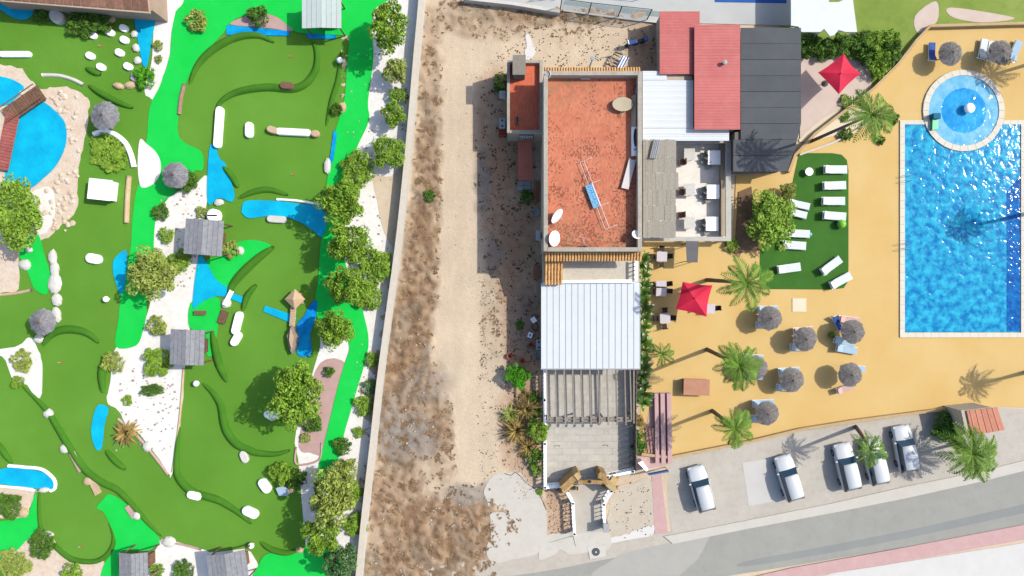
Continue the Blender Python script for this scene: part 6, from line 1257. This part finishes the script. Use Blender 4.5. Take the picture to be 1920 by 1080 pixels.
MB().box((-.1, .62, .8), (.8, .06, .4), .2, T).build('backboard', tim, ch)
dc = thing('folded_deckchair', 'folded blue and white striped deckchair leaning on the trolley', 'deckchair', G(1166, 121)); g_ = G(1165, 121); T = Matrix.Translation((g_.x, g_.y, 0)) @ Matrix.Rotation(r_(62), 4, 'Z')
for k, mt in enumerate((bb, white_paint, M('chair_cyan', C(80, 160, 220), C(90, 170, 226), 2), white_paint, bb)): MB().box((0, -.24+.12*k, .62), (1.2, .1, .04), 0, T).build('stripe', mt, dc)
for y in (-.33, .33): MB().tube([T @ Vector((-.65, y, .35)), T @ Vector((.65, y, .75))], .025, 5).build('frame_rail', white_paint, dc)
sp = thing('yard_shower', 'pale blue stand pipe behind the main house', 'pipe', G(1107, 124)); g_ = G(1105, 126); MB().tube([(g_.x, g_.y, 0), (g_.x+.02, g_.y, 1.6), (g_.x+.1, g_.y+.25, 1.75)], .07, 8).build('pipe', M('pipe_blue', C(170, 192, 200), C(186, 206, 212), 3), sp); MB().lathe([(.22, 0), (.2, .08), (.05, .1)], (g_.x+.1, g_.y+.25, 1.7), 10).build('head', MATS['pipe_blue'], sp)
sheet('cement_spill', [(984, 64), (993, 66), (998, 80), (1003, 92), (1004, 100), (992, 112), (985, 112), (984, 96), (988, 84)], .07, M('cement', C(244, 240, 232), C(250, 246, 240), 2), rag=.03)
ac = thing('air_conditioner', 'grey air conditioner on the annex wall', 'air conditioner', G(943, 177)); p = P(942, 177, 2.2); MB().box((p.x, p.y, 2.0), (.55, .62, .5)).build('case', M('ac_grey', C(196, 200, 200), C(206, 210, 210), 2), ac); MB().lathe([(.2, 0), (.2, .02)], (p.x, p.y, 2.25), 14).build('fan_grille', gm, ac); MB().box((p.x+.35, p.y, 1.75), (.2, .5, .06)).build('bracket', gm, ac)
for (x, y, z_, lb_) in [(1011.5, 441, 3.6, 'grey air conditioner on the left wall of the main house')]:
    ac = thing('air_conditioner', lb_, 'air conditioner', G(x, y)); p = P(x, y, z_); MB().box((p.x-.1, p.y, z_-.25), (.4, .9, .55)).build('case', MATS['ac_grey'], ac); MB().box((p.x+.1, p.y, z_-.6), (.3, .6, .06)).build('bracket', gm, ac)
JK = [(1000, 599, 'white plastic chair tipped over in the alley', 'w'), (994, 628, 'white square basin lying in the alley', 's'), (1010, 645, 'white cabinet against the terrace wall in the alley', 'c'), (1003, 612, 'black bicycle tyre in the alley junk', 't'), (1004, 399, 'round pale tub beside the main house wall', 'r'), (942, 235, 'grey gas stove among junk beside the annex', 'c'), (942, 250, 'red crate beside the annex', 'k'), (1010, 664, 'white bucket near the end of the terrace wall', 'r'), (996, 646, 'terracotta pot in the alley junk', 'p'), (955, 667, 'broken terracotta pot in the dirt', 'p'), (979, 676, 'terracotta pot above the bright green tree', 'p')]
for (x, y, lb_, k) in JK:
    p = G(x, y); mt = {'p': M('terracotta', C(188, 98, 72), C(200, 112, 86), 3), 'k': M('crate_red', C(192, 84, 66), C(204, 96, 78), 3)}.get(k, white_paint)
    if k == 'w':
        chair_parts(p.x, p.y, .6, white_paint, label=lb_)
    elif k == 's': t = thing('basin', lb_, 'basin', p); m = MB(); m.box((p.x, p.y, .14), (.42, .5, .12), -.35).build('bowl', white_paint, t); MB().box((p.x, p.y, .205), (.2, .26, .01), -.35).build('drain', gm, t)
    elif k == 'c': t = thing('cabinet', lb_, 'cabinet', p); MB().box((p.x, p.y, .4), (.5, .9, .8)).build('body', MATS['ac_grey'], t); MB().box((p.x, p.y, .82), (.55, .95, .04)).build('top', MATS['ac_grey'], t); [MB().lathe([(.1, 0), (.1, .02)], (p.x, p.y+dy, .84), 10).build('hob', blk, t) for dy in (-.25, .25)]
    elif k == 't': m = MB(); q = [(p.x+.3*math.cos(a), p.y+.34*math.sin(a), .1+.05*math.sin(a)) for a in [i*math.pi/8 for i in range(17)]]; tag(m.tube(q, .035, 6, False).build('bicycle_tyre', tyre), lb_, 'tyre')
    elif k == 'r': tag(MB().lathe([(.3, 0), (.36, .4), (.33, .4), (.26, .1), (.02, .08)], p, 16).build('tub', MATS['ac_grey']), lb_, 'tub')
    elif k == 'p': tag(MB().lathe([(.16, 0), (.24, .34), (.27, .34), (.27, .4), (.2, .4), (.14, .1), (.02, .08)], p, 12).build('flower_pot', mt), lb_, 'flower pot')
    elif k == 'k': t = thing('crate', lb_, 'crate', p); [MB().box((p.x, p.y+dy, .25), (.7, .1, .4), .2).build('slat', mt, t) for dy in (-.25, -.08, .08, .25)]
for (x0_, y0_, x1_, y1_, lb_, nn_) in [(1001, 338, 1013, 382, 'pile of reddish planks along the main house wall', 5), (1000, 500, 1014, 524, 'pile of reddish planks beside the balcony', 4), (1001, 530, 1014, 550, 'tan boards lying beside the terrace roof', 3)]:
    t = thing('plank_pile', lb_, 'planks', G((x0_+x1_)/2, (y0_+y1_)/2)); 
    for i in range(nn_):
        xx = x0_+(x1_-x0_)*(i+.5)/nn_; a, b = G(xx, y0_), G(xx, y1_); MB().box(((a.x+b.x)/2, (a.y+b.y)/2, .1+.03*(i % 2)), ((x1_-x0_)/nn_/S*.85, (a.y-b.y)*R.uniform(.8, 1), .06), R.uniform(-.05, .05)).build('plank', M('old_plank', C(168, 112, 88), C(190, 136, 108), 4, obj=.2) if 'reddish' in lb_ else tim, t)
lad = thing('stone_edging', 'row of pale edging blocks left of the courtyard plants', 'edging', G(1003, 720))
for i in range(9): g_ = G(1001+.3*i, 704+i*8); MB().box((g_.x, g_.y, .12), (.32, .26, .2), R.uniform(-.1, .1)).build('block', M('edge_block', C(176, 164, 146), C(196, 184, 166), 3, bump=.5), lad)

# ------------------------------------------------------------------ palms, hedge plants, shrubs on the right and in the alley
PG = 'tall palms on the pool deck'
palm((1325, 525), (1400, 531), 9.8, 46, 'palm above the red umbrella with trunk leaning right', 13, PG)
palm((1325, 655), (1386, 686), 8.0, 43, 'palm with dense crown over a straw parasol', 20, PG)
palm((1335, 770), (1378, 803), 6.0, 37, 'palm nearest the car park wall on the yellow deck', 16, PG)
palm((1521, 265), (1632, 216), 9.8, 46, 'long leaning palm left of the round pool', 16, PG, tr_r=.13)
palm((1604, 800), (1630, 843), 5.0, 33, 'small palm whose crown hangs over two white cars', 12, PG)
palm((1925, 697), (1968, 712), 4.2, 38, 'palm beyond the right edge above the deck corner', 14, PG)
palm((1936, 398), (1990, 386), 5.4, 40, 'palm beyond the right edge beside the big pool', 14, PG)
palm((1958, 112), (2030, 80), 5.0, 42, 'palm beyond the right edge near the upper parasols', 14, PG)
palm((1226, 656), (1241, 664), 1.9, 26, 'little palm beside the hedge between tables and roof', 9, PG, tr_r=.08)
tree(1446, 412, 56, 2.8, 'bushy tree between charcoal roof and green lawn', leaf_g, seed=1, squash=1.25)
tree(1478, 358, 22, 2.0, 'small bush tree at the upper left corner of the green lawn', leaf_y, seed=0)
palm((1790, 832), (1822, 852), 3.6, 56, 'dense feathery palm tree at the roadside by the pavilion', 26, 'roadside palms', tr_r=.14)
bush(1775, 800, 30, 1.6, 'dark shrub added as tree shade between the last white car and the pavilion', leaf_d)  # added dark shrub, standing in for the shadow beside the roadside palm
HG = 'hedge above the pink terrace'
for i, (x, y, r) in enumerate([(1520, 84, 24), (1550, 92, 24), (1582, 84, 24), (1612, 80, 24), (1642, 82, 26), (1668, 96, 24), (1648, 118, 24), (1668, 74, 22), (1622, 104, 18)]):
    bush(x, y, r, 1.5, ['dark hedge bush at the corner of the charcoal roof', 'dark hedge bush below the marquee, second from left', 'dark hedge bush right of the marquee peak', 'hedge bush under the right end of the marquee', 'big hedge bush between the lawn and pink terrace', 'hedge bush near the curved deck wall', 'pale hedge bush right of the red umbrella', 'hedge bush furthest up toward the lawn', 'hedge bush just above the red umbrella'][i], leaf_g if i in (6, 4, 7) else leaf_d, group=HG)
bush(1585, 216, 11, .5, 'small round shrub in the cream slab', leaf_g); bush(1586, 190, 13, .5, 'small yellow shrub beside the second red umbrella', leaf_y); bush(1588, 252, 13, .8, 'dark shrub at the kerb left of the palm crown', leaf_d); bush(1672, 222, 14, 1.0, 'dark shrub near the corner of the big pool', leaf_d); bush(1652, 262, 9, .6, 'small dark shrub above the green lawn', leaf_d)
bush(1372, 460, 14, .8, 'small shrub at the lower corner of the terrace frame', leaf_g)
sht = thing('shrub_trough', 'dark soil trough between terrace and green lawn', 'planter', G(1395, 420)); MB().prism([(v.x, v.y) for v in (G(1384, 360), G(1408, 350), G(1424, 470), G(1376, 476))], .05, .14).build('soil_bed', soil, sht)
HP = 'broad leaved plants between the house and the yellow deck'
ys = [486, 500, 518, 536, 552, 566, 580, 596, 612, 626, 642, 656, 672, 690, 706, 722, 738, 754]
lbs = ['beside the balcony top', 'beside the middle of the balcony', 'beside the balcony bottom', 'at the upper right corner of the white panel roof', 'level with the two joined tables', 'just below the two joined tables', 'level with the top of the red umbrella shade', 'level with the lowest hedge table', 'between the lowest table and the little palm', 'just above the little palm', 'level with the little palm', 'below the little palm', 'near the lower third of the white panel roof', 'at the lower right corner of the white panel roof', 'at the start of the pergola', 'a little down the pergola', 'beside the middle of the pergola', 'beside the lower pergola, lowest of all']
for i, y in enumerate(ys):
    broad_plant(1206+R.uniform(-2, 3)+(0 if y < 690 else -2), y, R.uniform(.75, 1.05), 'glossy broad leaved plant '+lbs[i], 9, 1.3+R.uniform(-.2, .3), HP)
bush(1198, 815, 12, 1.0, 'scrubby green bush right of the courtyard fence', leaf_d); bush(1198, 838, 15, 1.0, 'dark green bush at the lower end of the courtyard fence', leaf_d); bush(1197, 788, 12, .7, 'dry brown bush right of the pergola end', dry_leaf)
tree(971, 706, 31, 2.0, 'bright green round tree in the alley casting a round shadow', leaf_b, seed=1, kindname='citrus_tree')
AG = 'plants left of the courtyard'
agave(957, 778, 27, 'green tipped spiky plant at the left of the dry clump', leaf_y, n=70, wd=.03, group=AG); agave(969, 806, 38, 'big dry spiky clump with a green heart', dry_leaf, name='dry_agave', n=170, wd=.025, group=AG); agave(988, 767, 36, 'straw coloured feathery grass clump', dry_leaf, name='dry_grass_clump', n=170, wd=.02, group=AG); agave(988, 742, 18, 'small straw grass clump under the bright green tree', dry_leaf, name='dry_grass_clump', n=90, wd=.02, group=AG); agave(990, 838, 28, 'dry spiky clump lowest of all', dry_leaf, name='dry_agave', n=120, wd=.025, group=AG)
tree(1008, 806, 26, 2.0, 'dark green shrub tree leaning over the courtyard rail', leaf_g, seed=2); bush(1000, 855, 18, 1.0, 'dark shrub beside the lower courtyard balustrade', leaf_d, group=AG); bush(1006, 882, 12, .7, 'low green weed near the courtyard corner', leaf_g, group=AG); bush(1004, 745, 12, .8, 'dark bush against the courtyard rail', leaf_d, group=AG); bush(1004, 772, 14, .9, 'dark bush behind the straw grass', leaf_d, group=AG)
bush(1012, 922, 7, .35, 'tiny weed on the concrete pad by the corner post', leaf_g); bush(988, 370, 14, .8, 'green weed clump below the grey slabs in the alley', leaf_d); bush(940, 150, 16, 1.0, 'yellow green bush against the annex wall', leaf_y); bush(940, 162, 14, .9, 'dark bush below the yellow green bush on the annex wall', leaf_d); bush(805, 368, 12, .6, 'lone green bush in the dry strip of the lane', leaf_d); bush(975, 610, 9, .3, 'low weed in the alley dirt', leaf_d)
# ------------------------------------------------------------------ scatter: dry tufts, stones, litter (nobody could count them)
def soil_at(x, y, kinds):
    s_ = 0
    for (cx, cy, rx, ry, k, st) in ELL:
        if k in kinds:
            d = ((x-cx)/rx)**2+((y-cy)/ry)**2
            if d < 1.3: s_ = max(s_, st*min(1, 1.3-d))
    return s_
rg = np.random.RandomState(5)
def tufts(name, n_, kinds, mat, hgt, blades=7, region=None, wid=.015):
    vs = []; fs = []
    tries = 0; c_ = 0
    while c_ < n_ and tries < n_*40:
        tries += 1
        x, y = rg.uniform(690, 1240), rg.uniform(0, 1095)
        if region and not region(x, y): continue
        if rg.rand() > soil_at(x, y, kinds): continue
        if 1012 < x < 1205 and y > 120: continue
        cl = noise.noise(Vector((x*.06, y*.06, 30)))
        if cl < rg.uniform(-.1, .4): continue
        c_ += 1; gx_, gy_ = (x-960)/S, (540-y)/S; s_ = rg.uniform(.5, 1.3)
        for b in range(blades):
            a = rg.uniform(0, 6.28); L = hgt*s_*rg.uniform(.5, 1.1); w_ = wid*rg.uniform(.7, 1.6)*2; dx, dy = math.cos(a), math.sin(a); o = len(vs)
            zb_ = .06 if kinds[0] == 0 else .03
            vs += [(gx_-dy*w_, gy_+dx*w_, zb_), (gx_+dy*w_, gy_-dx*w_, zb_), (gx_+dx*L, gy_+dy*L, zb_+L*rg.uniform(.15, .5))]; fs.append((o, o+1, o+2))
    MB().add(vs, fs).build(name, mat, kind='stuff')
scrubm = M('scrub', C(158, 122, 86), C(190, 158, 118), .4, isl=.16); greenweed = M('green_weed', C(118, 116, 56), C(150, 146, 80), 2, isl=.3)
tufts('dry_scrub', 3400, (0,), scrubm, .2, 9, wid=.02)
tufts('dark_scrub', 1100, (0, 2), M('dark_scrub', C(126, 98, 70), C(152, 124, 94), 2, isl=.2), .22, 9, wid=.02)
tufts('green_weeds', 260, (0,), greenweed, .2, 8, region=lambda x, y: y < 60 and x > 960)
tufts('alley_weeds', 420, (1,), M('dark_weed', C(70, 60, 36), C(104, 88, 56), 2, isl=.3), .16, 7)
def pebbles(name, n_, box, smin, smax, mat, cond=None, clump=False):
    m = MB(); k = 0; tr_ = 0
    while k < n_ and tr_ < n_*30:
        tr_ += 1; x, y = rg.uniform(box[0], box[2]), rg.uniform(box[1], box[3])
        if cond and not cond(x, y): continue
        if clump and noise.noise(Vector((x*.07, y*.07, 50))) < rg.uniform(-.1, .35): continue
        if 1014 < x < 1203 and 128 < y < 905: continue
        k += 1; s_ = rg.uniform(smin, smax)**1; a = rg.uniform(0, 6.28); gx_, gy_ = (x-960)/S, (540-y)/S
        pts = [(gx_+s_*rg.uniform(.6, 1)*math.cos(a+i*1.2566), gy_+s_*rg.uniform(.6, 1)*math.sin(a+i*1.2566)) for i in range(5)]
        o = len(m.v); zt = .04+s_*rg.uniform(.5, 1); m.v += [(p[0], p[1], .0) for p in pts]+[((p[0]-gx_)*.6+gx_, (p[1]-gy_)*.6+gy_, zt) for p in pts]; m.f += [(o+5, o+6, o+7, o+8, o+9)]+[(o+i, o+(i+1) % 5, o+5+(i+1) % 5, o+5+i) for i in range(5)]
    m.build(name, mat, kind='stuff')
dk = M('dark_debris', C(86, 66, 48), C(120, 96, 72), 3, isl=.35); lt = M('light_debris', C(206, 188, 164), C(228, 214, 196), 3, isl=.25)
pebbles('dark_debris', 900, (895, 270, 1012, 900), .025, .085, dk, clump=True); pebbles('light_debris', 700, (895, 270, 1012, 900), .02, .07, lt, clump=True)
pebbles('dark_debris', 420, (930, 40, 1180, 130), .03, .09, dk, clump=True); pebbles('stones', 200, (700, 560, 940, 1080), .04, .16, lt, lambda x, y: soil_at(x, y, (0, 2)) > .3); pebbles('stones', 420, (900, 520, 960, 720), .02, .07, dk, clump=True)
pebbles('dark_debris', 110, (1140, 905, 1225, 1010), .03, .09, dk, clump=True); pebbles('dark_debris', 160, (1026, 915, 1072, 1000), .03, .09, dk); pebbles('stones', 260, (965, 860, 1018, 935), .03, .1, lt); pebbles('light_debris', 240, (700, 0, 960, 600), .03, .09, lt, lambda x, y: x > 812-.12*y+8, clump=True)
# thin cracks between the concrete slabs are real gaps: dark joint strips sunk into the pad
tag(along([(946, 888), (958, 891), (966, 886), (976, 893), (986, 905), (1004, 918), (1016, 936), (1024, 956)], 1.2, .055, .075, 'crack_ridge', dk, profile='wall'), 'ragged dark crack edge along the pale concrete pad', 'crack')
# bits in the courtyard
for (x, y, lb_) in [(1044, 835, 'short dark twig on the courtyard paving, left'), (1134, 834, 'short dark twig on the courtyard paving, right')]:
    a = G(x, y); tag(MB().tube([(a.x-.25, a.y-.03, .17), (a.x+.05, a.y+.03, .18), (a.x+.25, a.y, .17), (a.x+.25, a.y-.12, .17)], .022, 5).build('twig', dk), lb_, 'twig', 'twigs on the courtyard')
for i, pts in enumerate([[(1182, 470)], ]): pass
lf = MB()
for k in range(260):
    x, y = R.choice([(R.uniform(1160, 1189), R.uniform(860, 884)), (R.uniform(1024, 1055), R.uniform(896, 908)), (R.uniform(1055, 1190), 520+R.uniform(-3, 3)), (R.uniform(1180, 1189), R.uniform(780, 870))])
    if y < 600: continue
    p = G(x, y); s_ = R.uniform(.02, .06); a = R.uniform(0, 6); o = len(lf.v); lf.v += [(p.x+s_*math.cos(a+j*2.1), p.y+s_*math.sin(a+j*2.1), .155+.02*j) for j in range(3)]; lf.f.append((o, o+1, o+2))
lf.build('fallen_leaves', dry_leaf, kind='stuff')
